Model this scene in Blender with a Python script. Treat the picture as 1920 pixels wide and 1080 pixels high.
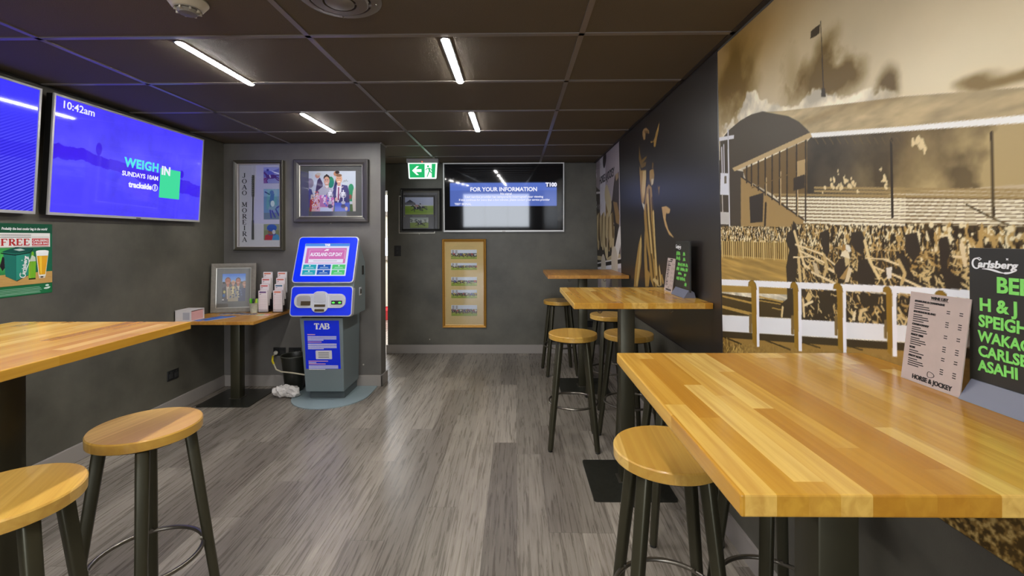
import bpy, bmesh, math, random
import numpy as np
from mathutils import Matrix, Vector, Euler

for _o in list(bpy.data.objects): bpy.data.objects.remove(_o)
S = bpy.context.scene
COL = S.collection
PI = math.pi
R = math.radians

# ------------------------------------------------------------------ camera
YAW, ROLL, CAM_Z = -0.0127, -0.0027, 1.3853
cam_data = bpy.data.cameras.new('camera')
cam = bpy.data.objects.new('camera', cam_data); COL.objects.link(cam)
_c, _s = math.cos(YAW), math.sin(YAW); _cr, _sr = math.cos(ROLL), math.sin(ROLL)
_e1 = Vector((_c, -_s, 0)); _fw = Vector((_s, _c, 0)); _ez = Vector((0, 0, 1))
_rt = _e1*_cr + _ez*_sr; _up = -_e1*_sr + _ez*_cr
cam.matrix_world = Matrix(((_rt.x, _up.x, -_fw.x, 0), (_rt.y, _up.y, -_fw.y, 0), (_rt.z, _up.z, -_fw.z, CAM_Z), (0, 0, 0, 1)))
cam_data.sensor_width = 36; cam_data.lens = 859.42/1920*36
cam_data.shift_x = (960-956.355)/1920; cam_data.shift_y = (445.27-540)/1920
cam_data.clip_start = 0.02
S.camera = cam

# ------------------------------------------------------------------ exposure, world
S.view_settings.view_transform = 'Standard'
S.view_settings.look = 'None'
S.view_settings.exposure = 0.0
S.view_settings.gamma = 1
S.view_settings.use_curve_mapping = False
W = bpy.data.worlds.new('world'); S.world = W; W.use_nodes = True
W.node_tree.nodes['Background'].inputs[0].default_value = (0.75, 0.85, 1.0, 1)
W.node_tree.nodes['Background'].inputs[1].default_value = 1.0
LED = 185.0            # brightness of the recessed ceiling strips
DAY = 120.0           # daylight through the windows behind the camera, watts

# ------------------------------------------------------------------ room measures (metres)
HC = 2.275            # ceiling
XL = -2.74            # left wall
DP = 4.267            # wall with the frames
XC = -1.263           # its free end
DF = 5.48             # far wall
XFL = -1.54           # left end of the far wall (door opening)
BACK = -6.0
def XW(z): return 0.955 + 0.0155*(2.27 - z)      # the right wall leans a touch

# ------------------------------------------------------------------ tags
def tag(o, label=None, cat=None, group=None, kind=None):
    if label: o['label'] = label
    if cat: o['category'] = cat
    if group: o['group'] = group
    if kind: o['kind'] = kind
    return o
def thing(name, label, cat, loc=(0, 0, 0), rz=0, group=None, rot=None):
    o = bpy.data.objects.new(name, None); COL.objects.link(o)
    o.empty_display_size = 0.05
    o.location = loc; o.rotation_euler = rot if rot else (0, 0, rz)
    return tag(o, label, cat, group)
def mat_of(o):
    return Matrix.LocRotScale(o.location, o.rotation_euler, o.scale)

# ------------------------------------------------------------------ mesh builder
class MB:
    """collects shapes; build() links them as ONE mesh object (vertices are given in the parent's own frame)"""
    def __init__(s): s.bm = bmesh.new()
    def _fin(s, vs, M, bev, seg=2):
        if M is not None: bmesh.ops.transform(s.bm, matrix=M, verts=vs)
        if bev:
            es = {e for v in vs for e in v.link_edges}
            bmesh.ops.bevel(s.bm, geom=list(es), offset=bev, segments=seg, affect='EDGES', profile=0.5, clamp_overlap=True)
    def box(s, x0, x1, y0, y1, z0, z1, bev=0, M=None, seg=2):
        r = bmesh.ops.create_cube(s.bm, size=1)['verts']
        for v in r:
            v.co = Vector((x0+(v.co.x+.5)*(x1-x0), y0+(v.co.y+.5)*(y1-y0), z0+(v.co.z+.5)*(z1-z0)))
        s._fin(r, M, bev, seg); return s
    def hexa(s, P, bev=0, M=None):
        """8 points: bottom 4 (ccw), top 4"""
        vs = [s.bm.verts.new(p) for p in P]
        for f in ((3, 2, 1, 0), (4, 5, 6, 7), (0, 1, 5, 4), (1, 2, 6, 5), (2, 3, 7, 6), (3, 0, 4, 7)):
            s.bm.faces.new([vs[i] for i in f])
        s._fin(vs, M, bev); return s
    def prism(s, poly, y0, y1, M=None, bev=0, hole=None):
        """polygon in x,z pushed from y0 (front) to y1 (back)"""
        n = len(poly)
        a = [s.bm.verts.new((x, y0, z)) for x, z in poly]; b = [s.bm.verts.new((x, y1, z)) for x, z in poly]
        s.bm.faces.new(a); s.bm.faces.new(b[::-1])
        for i in range(n): s.bm.faces.new((a[i], b[i], b[(i+1) % n], a[(i+1) % n]))
        s._fin(a+b, M, bev); return s
    def ring(s, outer, inner, y0, y1, M=None):
        """frame between two same-length loops in x,z"""
        n = len(outer); V = s.bm.verts.new
        oa = [V((x, y0, z)) for x, z in outer]; ia = [V((x, y0, z)) for x, z in inner]
        ob = [V((x, y1, z)) for x, z in outer]; ib = [V((x, y1, z)) for x, z in inner]
        for i in range(n):
            j = (i+1) % n
            for q in ((oa[i], oa[j], ia[j], ia[i]), (ob[j], ob[i], ib[i], ib[j]), (oa[j], oa[i], ob[i], ob[j]), (ia[i], ia[j], ib[j], ib[i])):
                s.bm.faces.new(q)
        s._fin(oa+ia+ob+ib, M, 0); return s
    def lathe(s, prof, n=32, M=None, cap=True):
        """profile of (r,z) turned about z"""
        rows = [[s.bm.verts.new((r*math.cos(2*PI*i/n), r*math.sin(2*PI*i/n), z)) for i in range(n)] for r, z in prof]
        for a, b in zip(rows, rows[1:]):
            for i in range(n):
                s.bm.faces.new((a[i], a[(i+1) % n], b[(i+1) % n], b[i]))
        if cap:
            s.bm.faces.new(rows[0][::-1]); s.bm.faces.new(rows[-1])
        s._fin([v for r in rows for v in r], M, 0); return s
    def tube(s, pts, r, n=10, closed=False, M=None):
        pts = [Vector(p) for p in pts]; m = len(pts); rows = []; up = None
        for i, p in enumerate(pts):
            if closed: t = pts[(i+1) % m]-pts[i-1]
            else: t = pts[min(i+1, m-1)]-pts[max(i-1, 0)]
            t.normalize()
            if up is None:
                up = Vector((0, 0, 1)) if abs(t.z) < .9 else Vector((1, 0, 0))
            x = t.cross(up).normalized(); up = x.cross(t).normalized()
            rr = r[i] if isinstance(r, (list, tuple)) else r
            rows.append([s.bm.verts.new(p+(x*math.cos(2*PI*k/n)+up*math.sin(2*PI*k/n))*rr) for k in range(n)])
        for i in range(m if closed else m-1):
            a, b = rows[i], rows[(i+1) % m]
            for k in range(n): s.bm.faces.new((a[k], a[(k+1) % n], b[(k+1) % n], b[k]))
        if not closed: s.bm.faces.new(rows[0]); s.bm.faces.new(rows[-1][::-1])
        s._fin([v for q in rows for v in q], M, 0); return s
    def sqtube(s, p0, p1, w0, w1, out, bev=.007):
        """square leg from p0 to p1, one face turned towards 'out'"""
        p0, p1 = Vector(p0), Vector(p1); t = (p1-p0).normalized(); o = Vector(out)
        y = (o-t*o.dot(t)).normalized(); x = y.cross(t)
        P = [p0+x*a*w0/2+y*b*w0/2 for a, b in ((-1, -1), (1, -1), (1, 1), (-1, 1))]+[p1+x*a*w1/2+y*b*w1/2 for a, b in ((-1, -1), (1, -1), (1, 1), (-1, 1))]
        for k in range(4): P[k].z = p0.z; P[4+k].z = p1.z
        return s.hexa(P, bev)
    def sphere(s, c, r, M=None, u=16, v=10, scale=(1, 1, 1)):
        q = bmesh.ops.create_uvsphere(s.bm, u_segments=u, v_segments=v, radius=r)['verts']
        for w in q: w.co = Vector((w.co.x*scale[0]+c[0], w.co.y*scale[1]+c[1], w.co.z*scale[2]+c[2]))
        s._fin(q, M, 0); return s
    def mesh(s, me, M=None):
        n = len(s.bm.verts); s.bm.from_mesh(me); s.bm.verts.ensure_lookup_table()
        if M is not None: bmesh.ops.transform(s.bm, matrix=M, verts=s.bm.verts[n:])
        return s
    def text(s, body, size, x, z, y=0, align='CENTER', bold=0, shear=0, rot=0, sx=1, M=None, thick=.0004, space=1):
        """lettering standing in the x,z plane, read from -y"""
        cu = bpy.data.curves.new('t', 'FONT'); cu.body = body; cu.size = size; cu.align_x = align; cu.align_y = 'CENTER'
        cu.offset = bold; cu.shear = shear; cu.extrude = thick; cu.resolution_u = 3; cu.space_character = space
        o = bpy.data.objects.new('t', cu); COL.objects.link(o)
        dg = bpy.context.evaluated_depsgraph_get(); me = bpy.data.meshes.new_from_object(o.evaluated_get(dg))
        T = Matrix.Translation((x, y, z)) @ Matrix.Rotation(-rot, 4, 'Y') @ Matrix.Rotation(PI/2, 4, 'X') @ Matrix.Diagonal((sx, 1, 1, 1))
        if M is not None: T = M @ T
        s.mesh(me, T)
        bpy.data.objects.remove(o); bpy.data.curves.remove(cu); bpy.data.meshes.remove(me); return s
    def build(s, name, mat, parent=None, smooth=None, world=False, label=None):
        if world and parent is not None:
            bmesh.ops.transform(s.bm, matrix=mat_of(parent).inverted(), verts=s.bm.verts)
        bmesh.ops.recalc_face_normals(s.bm, faces=s.bm.faces)
        me = bpy.data.meshes.new(name); s.bm.to_mesh(me); s.bm.free()
        if smooth:
            for p in me.polygons: p.use_smooth = True
            try: me.set_sharp_from_angle(angle=R(smooth))
            except Exception: pass
        me.materials.append(mat)
        o = bpy.data.objects.new(name, me); COL.objects.link(o)
        if parent is not None: o.parent = parent
        if label: o['label'] = label
        return o
def struct(name, mb, mat, smooth=None):
    o = mb.build(name, mat, smooth=smooth); o['kind'] = 'structure'; return o
def rrect(x0, x1, z0, z1, r, n=6):
    P = []
    for cx, cz, a in ((x1-r, z0+r, -90), (x1-r, z1-r, 0), (x0+r, z1-r, 90), (x0+r, z0+r, 180)):
        for i in range(n+1):
            t = R(a+90*i/n); P.append((cx+r*math.cos(t), cz+r*math.sin(t)))
    return P
def rect(x0, x1, z0, z1): return [(x0, z0), (x1, z0), (x1, z1), (x0, z1)]
def copy_tree(o, parent=None):
    c = o.copy(); COL.objects.link(c)
    if parent is not None: c.parent = parent
    for ch in o.children: copy_tree(ch, c)
    return c

# ------------------------------------------------------------------ materials
def lin(c):
    c = np.asarray(c, float)/255
    return np.where(c <= .04045, c/12.92, ((c+.055)/1.055)**2.4)
def L4(c): return tuple(float(x) for x in lin(c))+(1,)
def newmat(name):
    m = bpy.data.materials.new(name); m.use_nodes = True
    return m, m.node_tree.nodes, m.node_tree.links, m.node_tree.nodes['Principled BSDF']
def M_plain(name, c, rough=.5, metal=0, spec=.5, bump=0, bscale=60, var=0, emis=None, estr=1, coat=0):
    m, N, K, B = newmat(name)
    B.inputs['Base Color'].default_value = L4(c); B.inputs['Roughness'].default_value = rough
    B.inputs['Metallic'].default_value = metal; B.inputs['Specular IOR Level'].default_value = spec
    B.inputs['Coat Weight'].default_value = coat
    if emis is not None:
        B.inputs['Emission Color'].default_value = L4(emis); B.inputs['Emission Strength'].default_value = estr
    if bump or var:
        tc = N.new('ShaderNodeTexCoord'); nz = N.new('ShaderNodeTexNoise'); nz.inputs['Scale'].default_value = bscale; nz.inputs['Detail'].default_value = 4
        K.new(tc.outputs['Object'], nz.inputs['Vector'])
        if bump:
            bp = N.new('ShaderNodeBump'); bp.inputs['Strength'].default_value = bump; bp.inputs['Distance'].default_value = .01
            K.new(nz.outputs['Fac'], bp.inputs['Height']); K.new(bp.outputs['Normal'], B.inputs['Normal'])
        if var:
            mx = N.new('ShaderNodeMix'); mx.data_type = 'RGBA'
            mx.inputs['A'].default_value = tuple(x*(1-var) for x in L4(c)[:3])+(1,); mx.inputs['B'].default_value = tuple(min(1, x*(1+var)) for x in L4(c)[:3])+(1,)
            K.new(nz.outputs['Fac'], mx.inputs['Factor']); K.new(mx.outputs['Result'], B.inputs['Base Color'])
    return m
def M_emit(name, c, strength):
    m, N, K, B = newmat(name); N.remove(B); e = N.new('ShaderNodeEmission')
    e.inputs[0].default_value = L4(c); e.inputs[1].default_value = strength
    K.new(e.outputs[0], N['Material Output'].inputs[0]); return m
def M_print(name, rough=.45, spec=.4, coat=0):
    m, N, K, B = newmat(name); a = N.new('ShaderNodeVertexColor'); a.layer_name = 'Col'
    K.new(a.outputs['Color'], B.inputs['Base Color']); B.inputs['Roughness'].default_value = rough
    B.inputs['Specular IOR Level'].default_value = spec; B.inputs['Coat Weight'].default_value = coat; return m
def M_screen(name, strength, rough=.12):
    m, N, K, B = newmat(name); a = N.new('ShaderNodeVertexColor'); a.layer_name = 'Col'
    K.new(a.outputs['Color'], B.inputs['Emission Color']); B.inputs['Emission Strength'].default_value = strength
    B.inputs['Base Color'].default_value = (.012, .012, .014, 1); B.inputs['Roughness'].default_value = rough; return m
def M_glass(name, tint=1.0, rough=.03):
    m, N, K, B = newmat(name); N.remove(B)
    t = N.new('ShaderNodeBsdfTransparent'); t.inputs[0].default_value = (tint, tint, tint, 1)
    g = N.new('ShaderNodeBsdfGlossy'); g.inputs['Roughness'].default_value = rough
    f = N.new('ShaderNodeFresnel'); f.inputs['IOR'].default_value = 1.45
    x = N.new('ShaderNodeMixShader'); K.new(f.outputs[0], x.inputs[0]); K.new(t.outputs[0], x.inputs[1]); K.new(g.outputs[0], x.inputs[2])
    K.new(x.outputs[0], N['Material Output'].inputs[0]); return m
def M_wood(name, cols, row, length, axis='Y', rough=.32, grain=.35, gcol=(150, 90, 25), coat=.25):
    """glued-up staves running along an axis; every copy is shifted by its own random number"""
    m, N, K, B = newmat(name)
    tc = N.new('ShaderNodeTexCoord'); oi = N.new('ShaderNodeObjectInfo'); sep = N.new('ShaderNodeSeparateXYZ'); com = N.new('ShaderNodeCombineXYZ')
    K.new(tc.outputs['Object'], sep.inputs[0])
    def math_(op, a, b):
        n = N.new('ShaderNodeMath'); n.operation = op
        for i, v in enumerate((a, b)):
            if isinstance(v, (int, float)): n.inputs[i].default_value = v
            else: K.new(v, n.inputs[i])
        return n.outputs[0]
    rnd = math_('MULTIPLY', oi.outputs['Random'], 7.3)
    al, ac = (sep.outputs['Y'], sep.outputs['X']) if axis == 'Y' else (sep.outputs['X'], sep.outputs['Y'])
    acr = math_('ADD', ac, math_('MULTIPLY', rnd, row*3.0))
    ri = math_('FLOOR', math_('DIVIDE', acr, row), 0)
    w1 = N.new('ShaderNodeTexWhiteNoise'); w1.noise_dimensions = '1D'; K.new(math_('ADD', ri, .37), w1.inputs['W'])
    si = math_('FLOOR', math_('DIVIDE', math_('ADD', math_('ADD', al, rnd), math_('MULTIPLY', w1.outputs['Value'], length*5)), length), 0)
    K.new(ri, com.inputs[0]); K.new(si, com.inputs[1])
    br = N.new('ShaderNodeTexWhiteNoise'); br.noise_dimensions = '2D'; K.new(com.outputs[0], br.inputs['Vector'])
    br_out = br.outputs['Value']
    rp = N.new('ShaderNodeValToRGB'); rp.color_ramp.interpolation = 'LINEAR'
    el = rp.color_ramp.elements
    while len(el) < len(cols): el.new(.5)
    for i, c in enumerate(cols): el[i].position = i/(len(cols)-1); el[i].color = L4(c)
    K.new(br_out, rp.inputs['Fac'])
    # grain: noise drawn out along the stave, different in each stave
    c2 = N.new('ShaderNodeCombineXYZ'); K.new(math_('MULTIPLY', al, 2.2), c2.inputs[0]); K.new(math_('MULTIPLY', ac, 55), c2.inputs[1])
    K.new(math_('ADD', math_('MULTIPLY', br_out, 37.0), math_('MULTIPLY', sep.outputs['Z'], 40)), c2.inputs[2])
    nz = N.new('ShaderNodeTexNoise'); nz.inputs['Scale'].default_value = 1; nz.inputs['Detail'].default_value = 5; nz.inputs['Distortion'].default_value = .6
    K.new(c2.outputs[0], nz.inputs['Vector'])
    r2 = N.new('ShaderNodeValToRGB'); r2.color_ramp.elements[0].position = .36; r2.color_ramp.elements[1].position = .66
    K.new(nz.outputs['Fac'], r2.inputs['Fac'])
    mx = N.new('ShaderNodeMix'); mx.data_type = 'RGBA'; mx.inputs['B'].default_value = L4(gcol)
    K.new(math_('MULTIPLY', r2.outputs['Color'], grain), mx.inputs['Factor']); K.new(rp.outputs['Color'], mx.inputs['A'])
    K.new(mx.outputs['Result'], B.inputs['Base Color']); B.inputs['Roughness'].default_value = rough
    B.inputs['Coat Weight'].default_value = coat; B.inputs['Coat Roughness'].default_value = .10
    return m
def M_floor():
    m, N, K, B = newmat('vinyl_planks')
    tc = N.new('ShaderNodeTexCoord'); sep = N.new('ShaderNodeSeparateXYZ'); com = N.new('ShaderNodeCombineXYZ')
    K.new(tc.outputs['Object'], sep.inputs[0])
    def math_(op, a, b):
        n = N.new('ShaderNodeMath'); n.operation = op
        for i, v in enumerate((a, b)):
            if isinstance(v, (int, float)): n.inputs[i].default_value = v
            else: K.new(v, n.inputs[i])
        return n.outputs[0]
    row, length = .152, 1.22
    xr = math_('DIVIDE', sep.outputs['X'], row); ri = math_('FLOOR', xr, 0)
    w1 = N.new('ShaderNodeTexWhiteNoise'); w1.noise_dimensions = '1D'; K.new(math_('ADD', ri, .37), w1.inputs['W'])
    yr = math_('DIVIDE', math_('ADD', sep.outputs['Y'], math_('MULTIPLY', w1.outputs['Value'], 7.0)), length); si = math_('FLOOR', yr, 0)
    K.new(ri, com.inputs[0]); K.new(si, com.inputs[1])
    br = N.new('ShaderNodeTexWhiteNoise'); br.noise_dimensions = '2D'; K.new(com.outputs[0], br.inputs['Vector'])
    seam = math_('MAXIMUM', math_('LESS_THAN', math_('FRACT', xr, 0), .014), math_('LESS_THAN', math_('FRACT', yr, 0), .0018))
    rp = N.new('ShaderNodeValToRGB'); el = rp.color_ramp.elements; el.new(.5)
    for i, c in enumerate(((118, 110, 101), (138, 130, 119), (162, 153, 141))): el[i].position = i/2; el[i].color = L4(c)
    K.new(br.outputs['Value'], rp.inputs['Fac'])
    shift = N.new('ShaderNodeVectorMath'); shift.operation = 'MULTIPLY_ADD'; cv = N.new('ShaderNodeCombineXYZ'); K.new(br.outputs['Value'], cv.inputs[1]); K.new(br.outputs['Value'], cv.inputs[2]); shift.inputs[1].default_value = (0, 13, 9); K.new(cv.outputs[0], shift.inputs[0]); K.new(tc.outputs['Object'], shift.inputs[2])
    mp = N.new('ShaderNodeMapping'); mp.inputs['Scale'].default_value = (80, 3.2, 1); K.new(shift.outputs[0], mp.inputs['Vector'])
    nz = N.new('ShaderNodeTexNoise'); nz.inputs['Scale'].default_value = 1; nz.inputs['Detail'].default_value = 7; nz.inputs['Roughness'].default_value = .62; nz.inputs['Distortion'].default_value = .8
    K.new(mp.outputs[0], nz.inputs['Vector'])
    r2 = N.new('ShaderNodeValToRGB'); r2.color_ramp.elements[0].position = .3; r2.color_ramp.elements[0].color = (.48, .46, .44, 1); r2.color_ramp.elements[1].position = .72; r2.color_ramp.elements[1].color = (1.28, 1.28, 1.28, 1)
    K.new(nz.outputs['Fac'], r2.inputs['Fac'])
    mx = N.new('ShaderNodeMix'); mx.data_type = 'RGBA'; mx.blend_type = 'MULTIPLY'; mx.inputs['Factor'].default_value = 1
    K.new(rp.outputs['Color'], mx.inputs['A']); K.new(r2.outputs['Color'], mx.inputs['B'])
    m2 = N.new('ShaderNodeMix'); m2.data_type = 'RGBA'; m2.inputs['B'].default_value = L4((70, 62, 55))
    ml = N.new('ShaderNodeMath'); ml.operation = 'MULTIPLY'; ml.inputs[1].default_value = .7; K.new(seam, ml.inputs[0])
    K.new(ml.outputs[0], m2.inputs['Factor']); K.new(mx.outputs['Result'], m2.inputs['A'])
    K.new(m2.outputs['Result'], B.inputs['Base Color'])
    r3 = N.new('ShaderNodeMapRange'); r3.inputs['To Min'].default_value = .19; r3.inputs['To Max'].default_value = .38; K.new(nz.outputs['Fac'], r3.inputs['Value']); K.new(r3.outputs[0], B.inputs['Roughness'])
    bp = N.new('ShaderNodeBump'); bp.inputs['Strength'].default_value = .12; bp.inputs['Distance'].default_value = .004; K.new(nz.outputs['Fac'], bp.inputs['Height']); K.new(bp.outputs['Normal'], B.inputs['Normal'])
    return m
def M_paint(name, c, rough, scuff=.35, dots=True):
    """dark wall paint with cloudy scuffing and a few pale chips"""
    m, N, K, B = newmat(name)
    tc = N.new('ShaderNodeTexCoord'); nz = N.new('ShaderNodeTexNoise'); nz.inputs['Scale'].default_value = 2.3; nz.inputs['Detail'].default_value = 6; nz.inputs['Roughness'].default_value = .6
    K.new(tc.outputs['Object'], nz.inputs['Vector'])
    mx = N.new('ShaderNodeMix'); mx.data_type = 'RGBA'
    b = L4(c)[:3]; mx.inputs['A'].default_value = tuple(x*(1-scuff) for x in b)+(1,); mx.inputs['B'].default_value = tuple(x*(1+scuff) for x in b)+(1,)
    r0 = N.new('ShaderNodeMapRange'); r0.inputs['From Min'].default_value = .3; r0.inputs['From Max'].default_value = .7; K.new(nz.outputs['Fac'], r0.inputs['Value'])
    K.new(r0.outputs[0], mx.inputs['Factor']); out = mx.outputs['Result']
    if dots:
        v = N.new('ShaderNodeTexVoronoi'); v.inputs['Scale'].default_value = 2.6; K.new(tc.outputs['Object'], v.inputs['Vector'])
        lt = N.new('ShaderNodeMath'); lt.operation = 'LESS_THAN'; lt.inputs[1].default_value = .02; K.new(v.outputs['Distance'], lt.inputs[0])
        m3 = N.new('ShaderNodeMix'); m3.data_type = 'RGBA'; m3.inputs['B'].default_value = L4((190, 182, 170)); K.new(lt.outputs[0], m3.inputs['Factor']); K.new(out, m3.inputs['A']); out = m3.outputs['Result']
    K.new(out, B.inputs['Base Color']); B.inputs['Roughness'].default_value = rough
    n2 = N.new('ShaderNodeTexNoise'); n2.inputs['Scale'].default_value = 260; n2.inputs['Detail'].default_value = 2; K.new(tc.outputs['Object'], n2.inputs['Vector'])
    bp = N.new('ShaderNodeBump'); bp.inputs['Strength'].default_value = .10; bp.inputs['Distance'].default_value = .002; K.new(n2.outputs['Fac'], bp.inputs['Height']); K.new(bp.outputs['Normal'], B.inputs['Normal'])
    return m

WALL = M_paint('charcoal_wall_paint', (88, 85, 75), .42)
WALLP = M_paint('grey_wall_paint', (104, 100, 95), .45, .2)
CEIL = M_plain('black_ceiling_tile', (102, 92, 76), .75, bump=.25, bscale=300, spec=.3)
TBAR = M_plain('painted_ceiling_grid', (128, 120, 114), .28, spec=.6)
FLOOR = M_floor()
BASE = M_plain('grey_skirting_paint', (150, 143, 137), .4)
BLOCK = M_wood('oiled_beech_block', ((190, 130, 36), (208, 156, 54), (220, 170, 70), (238, 198, 108)), .040, .40, 'Y', .24, .46, (170, 112, 30))
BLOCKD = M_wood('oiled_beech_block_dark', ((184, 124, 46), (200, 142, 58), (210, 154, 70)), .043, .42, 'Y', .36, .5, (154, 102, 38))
SEATW = M_wood('stool_pine', ((196, 152, 66), (216, 174, 88), (234, 196, 112)), .112, 2.0, 'Y', .28, .55, (182, 132, 52))
LEGM = M_plain('dark_bronze_steel', (70, 67, 51), .36, .5)
STEEL = M_plain('raw_steel', (128, 122, 112), .3, .9)
BLK = M_plain('satin_black', (26, 26, 26), .4)
BLKP = M_plain('scratched_black_plate', (48, 48, 42), .33, .4, var=.5, bscale=40)
PRINT = M_print('print_on_paper', .5)
PRINTG = M_print('gloss_photograph', .35)
MURAL = M_print('wall_print_vinyl', .42, .35)
MURALD = M_print('dark_wall_print_vinyl', .33, 1.0)
SCREEN = M_screen('lit_screen', 1.0, .04)
SCRBLUE = M_screen('lit_blue_screen', 1.05, .05)
GLASS = M_glass('picture_glass')
WHITE = M_plain('white_lettering', (238, 238, 238), .5)
INK = M_plain('black_lettering', (28, 26, 26), .6)
CHALK = M_plain('green_chalk_pen', (126, 214, 100), .6)
CHALKW = M_plain('white_chalk_pen', (225, 228, 232), .6)
E_WHITE = M_emit('lit_white', (240, 240, 255), 1.0)
E_CYAN = M_emit('lit_aqua', (92, 232, 238), 1.0)
E_GREEN = M_emit('lit_mint', (70, 222, 160), 1.0)
LEDM = M_emit('led_strip', (250, 248, 244), LED)

# ------------------------------------------------------------------ printed pictures: colours worked out on a fine grid of vertices
def vnoise(u, v, sc, seed, octv=4, ax=1.0):
    r = np.random.default_rng(seed); out = 0; amp = 1; tot = 0
    for o in range(octv):
        T = r.random((64, 64)); x = u*sc*ax; y = v*sc
        xi = np.floor(x).astype(int); yi = np.floor(y).astype(int); fx = x-xi; fy = y-yi
        fx = fx*fx*(3-2*fx); fy = fy*fy*(3-2*fy)
        g = lambda a, b: T[a % 64, b % 64]
        out = out+amp*((g(xi, yi)*(1-fx)+g(xi+1, yi)*fx)*(1-fy)+(g(xi, yi+1)*(1-fx)+g(xi+1, yi+1)*fx)*fy)
        tot += amp; amp *= .5; sc *= 2
    return out/tot
class Canvas:
    def __init__(s, u0, u1, v0, v1, nu, nv, bg, ss=2):
        s.b = (u0, u1, v0, v1); s.nu, s.nv, s.ss = nu, nv, ss
        s.W, s.H = nu*ss, nv*ss; s.a = np.empty((s.H, s.W, 3), np.float32); s.a[:] = bg
        s.u = (u0+(np.arange(s.W)+.5)/s.W*(u1-u0)); s.v = (v0+(np.arange(s.H)+.5)/s.H*(v1-v0))
    def win(s, a, b, c, d):
        i0 = max(0, int((a-s.b[0])/(s.b[1]-s.b[0])*s.W)-1); i1 = min(s.W, int((b-s.b[0])/(s.b[1]-s.b[0])*s.W)+2)
        j0 = max(0, int((c-s.b[2])/(s.b[3]-s.b[2])*s.H)-1); j1 = min(s.H, int((d-s.b[2])/(s.b[3]-s.b[2])*s.H)+2)
        return i0, i1, j0, j1
    def put(s, w, m, col, a=1):
        i0, i1, j0, j1 = w; t = s.a[j0:j1, i0:i1]; k = (m*a)[..., None].astype(np.float32)
        s.a[j0:j1, i0:i1] = t*(1-k)+np.asarray(col, np.float32)*k
    def inside(s, pts, w):
        i0, i1, j0, j1 = w; U = s.u[i0:i1][None, :]; V = s.v[j0:j1][:, None]; m = np.zeros((j1-j0, i1-i0), bool); n = len(pts)
        for i in range(n):
            x1, y1 = pts[i]; x2, y2 = pts[(i+1) % n]
            if y1 == y2: continue
            m ^= ((y1 > V) != (y2 > V)) & (U < (x2-x1)*(V-y1)/(y2-y1)+x1)
        return m
    def poly(s, pts, col, a=1):
        xs = [p[0] for p in pts]; ys = [p[1] for p in pts]; w = s.win(min(xs), max(xs), min(ys), max(ys))
        if w[0] >= w[1] or w[2] >= w[3]: return
        s.put(w, s.inside(pts, w), col, a)
    def rect(s, x0, x1, y0, y1, col, a=1): s.poly([(x0, y0), (x1, y0), (x1, y1), (x0, y1)], col, a)
    def line(s, pts, wd, col, a=1, au=1.0):
        """au: width of one u unit against one v unit, for canvases that are not square"""
        for (x1, y1), (x2, y2) in zip(pts, pts[1:]):
            w = s.win(min(x1, x2)-wd/au, max(x1, x2)+wd/au, min(y1, y2)-wd, max(y1, y2)+wd)
            if w[0] >= w[1] or w[2] >= w[3]: continue
            U = s.u[w[0]:w[1]][None, :]*au; V = s.v[w[2]:w[3]][:, None]; dx, dy = (x2-x1)*au, y2-y1; l = dx*dx+dy*dy+1e-12
            t = np.clip(((U-x1*au)*dx+(V-y1)*dy)/l, 0, 1); d = (U-x1*au-t*dx)**2+(V-y1-t*dy)**2
            s.put(w, d < (wd/2)**2, col, a)
    def ell(s, x, y, rx, ry, col, a=1, rot=0):
        q = max(rx, ry) if rot else 0; w = s.win(x-max(rx, q), x+max(rx, q), y-max(ry, q), y+max(ry, q))
        if w[0] >= w[1] or w[2] >= w[3]: return
        U = s.u[w[0]:w[1]][None, :]-x; V = s.v[w[2]:w[3]][:, None]-y; c, n = math.cos(rot), math.sin(rot)
        s.put(w, ((U*c+V*n)/rx)**2+((-U*n+V*c)/ry)**2 < 1, col, a)
    def colors(s):
        k = s.ss; a = s.a.reshape(s.nv, k, s.nu, k, 3).mean((1, 3)); return a
    def build(s, name, mat, parent, fn, label=None, back=.002):
        """fn(u,v)->(x,y,z) arrays in the parent's frame; y grows away from the viewer"""
        nu, nv = s.nu, s.nv; u0, u1, v0, v1 = s.b
        U, V = np.meshgrid(np.linspace(u0, u1, nu), np.linspace(v0, v1, nv))
        x, y, z = fn(U, V); co = np.stack([x+0*U, y+0*U, z+0*U], -1).reshape(-1, 3)
        idx = np.arange(nu*nv).reshape(nv, nu)
        F = np.stack([idx[:-1, :-1], idx[:-1, 1:], idx[1:, 1:], idx[1:, :-1]], -1).reshape(-1, 4)
        ring = np.concatenate([idx[0, :-1], idx[:-1, -1], idx[-1, :0:-1], idx[:0:-1, 0]])
        if back:
            n0 = len(co); q = co[ring].copy(); q[:, 1] += back; co = np.concatenate([co, q]); m = len(ring); a = np.arange(m)
            F2 = np.stack([ring, n0+a, n0+(a+1) % m, ring[(a+1) % m]], -1); F = np.concatenate([F, F2])
        me = bpy.data.meshes.new(name); me.vertices.add(len(co)); me.vertices.foreach_set('co', co.astype(np.float32).ravel())
        me.loops.add(F.size); me.loops.foreach_set('vertex_index', F.astype(np.int32).ravel())
        me.polygons.add(len(F)); me.polygons.foreach_set('loop_start', np.arange(0, F.size, 4, dtype=np.int32))
        at = me.color_attributes.new('Col', 'FLOAT_COLOR', 'POINT')
        c = lin(np.clip(s.colors(), 0, 255)).reshape(-1, 3)
        if back: c = np.concatenate([c, c[ring]])
        at.data.foreach_set('color', np.concatenate([c, np.ones((len(c), 1))], 1).astype(np.float32).ravel())
        me.update(calc_edges=True); me.materials.append(mat)
        o = bpy.data.objects.new(name, me); COL.objects.link(o); o.parent = parent
        if label: o['label'] = label
        return o
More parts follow.
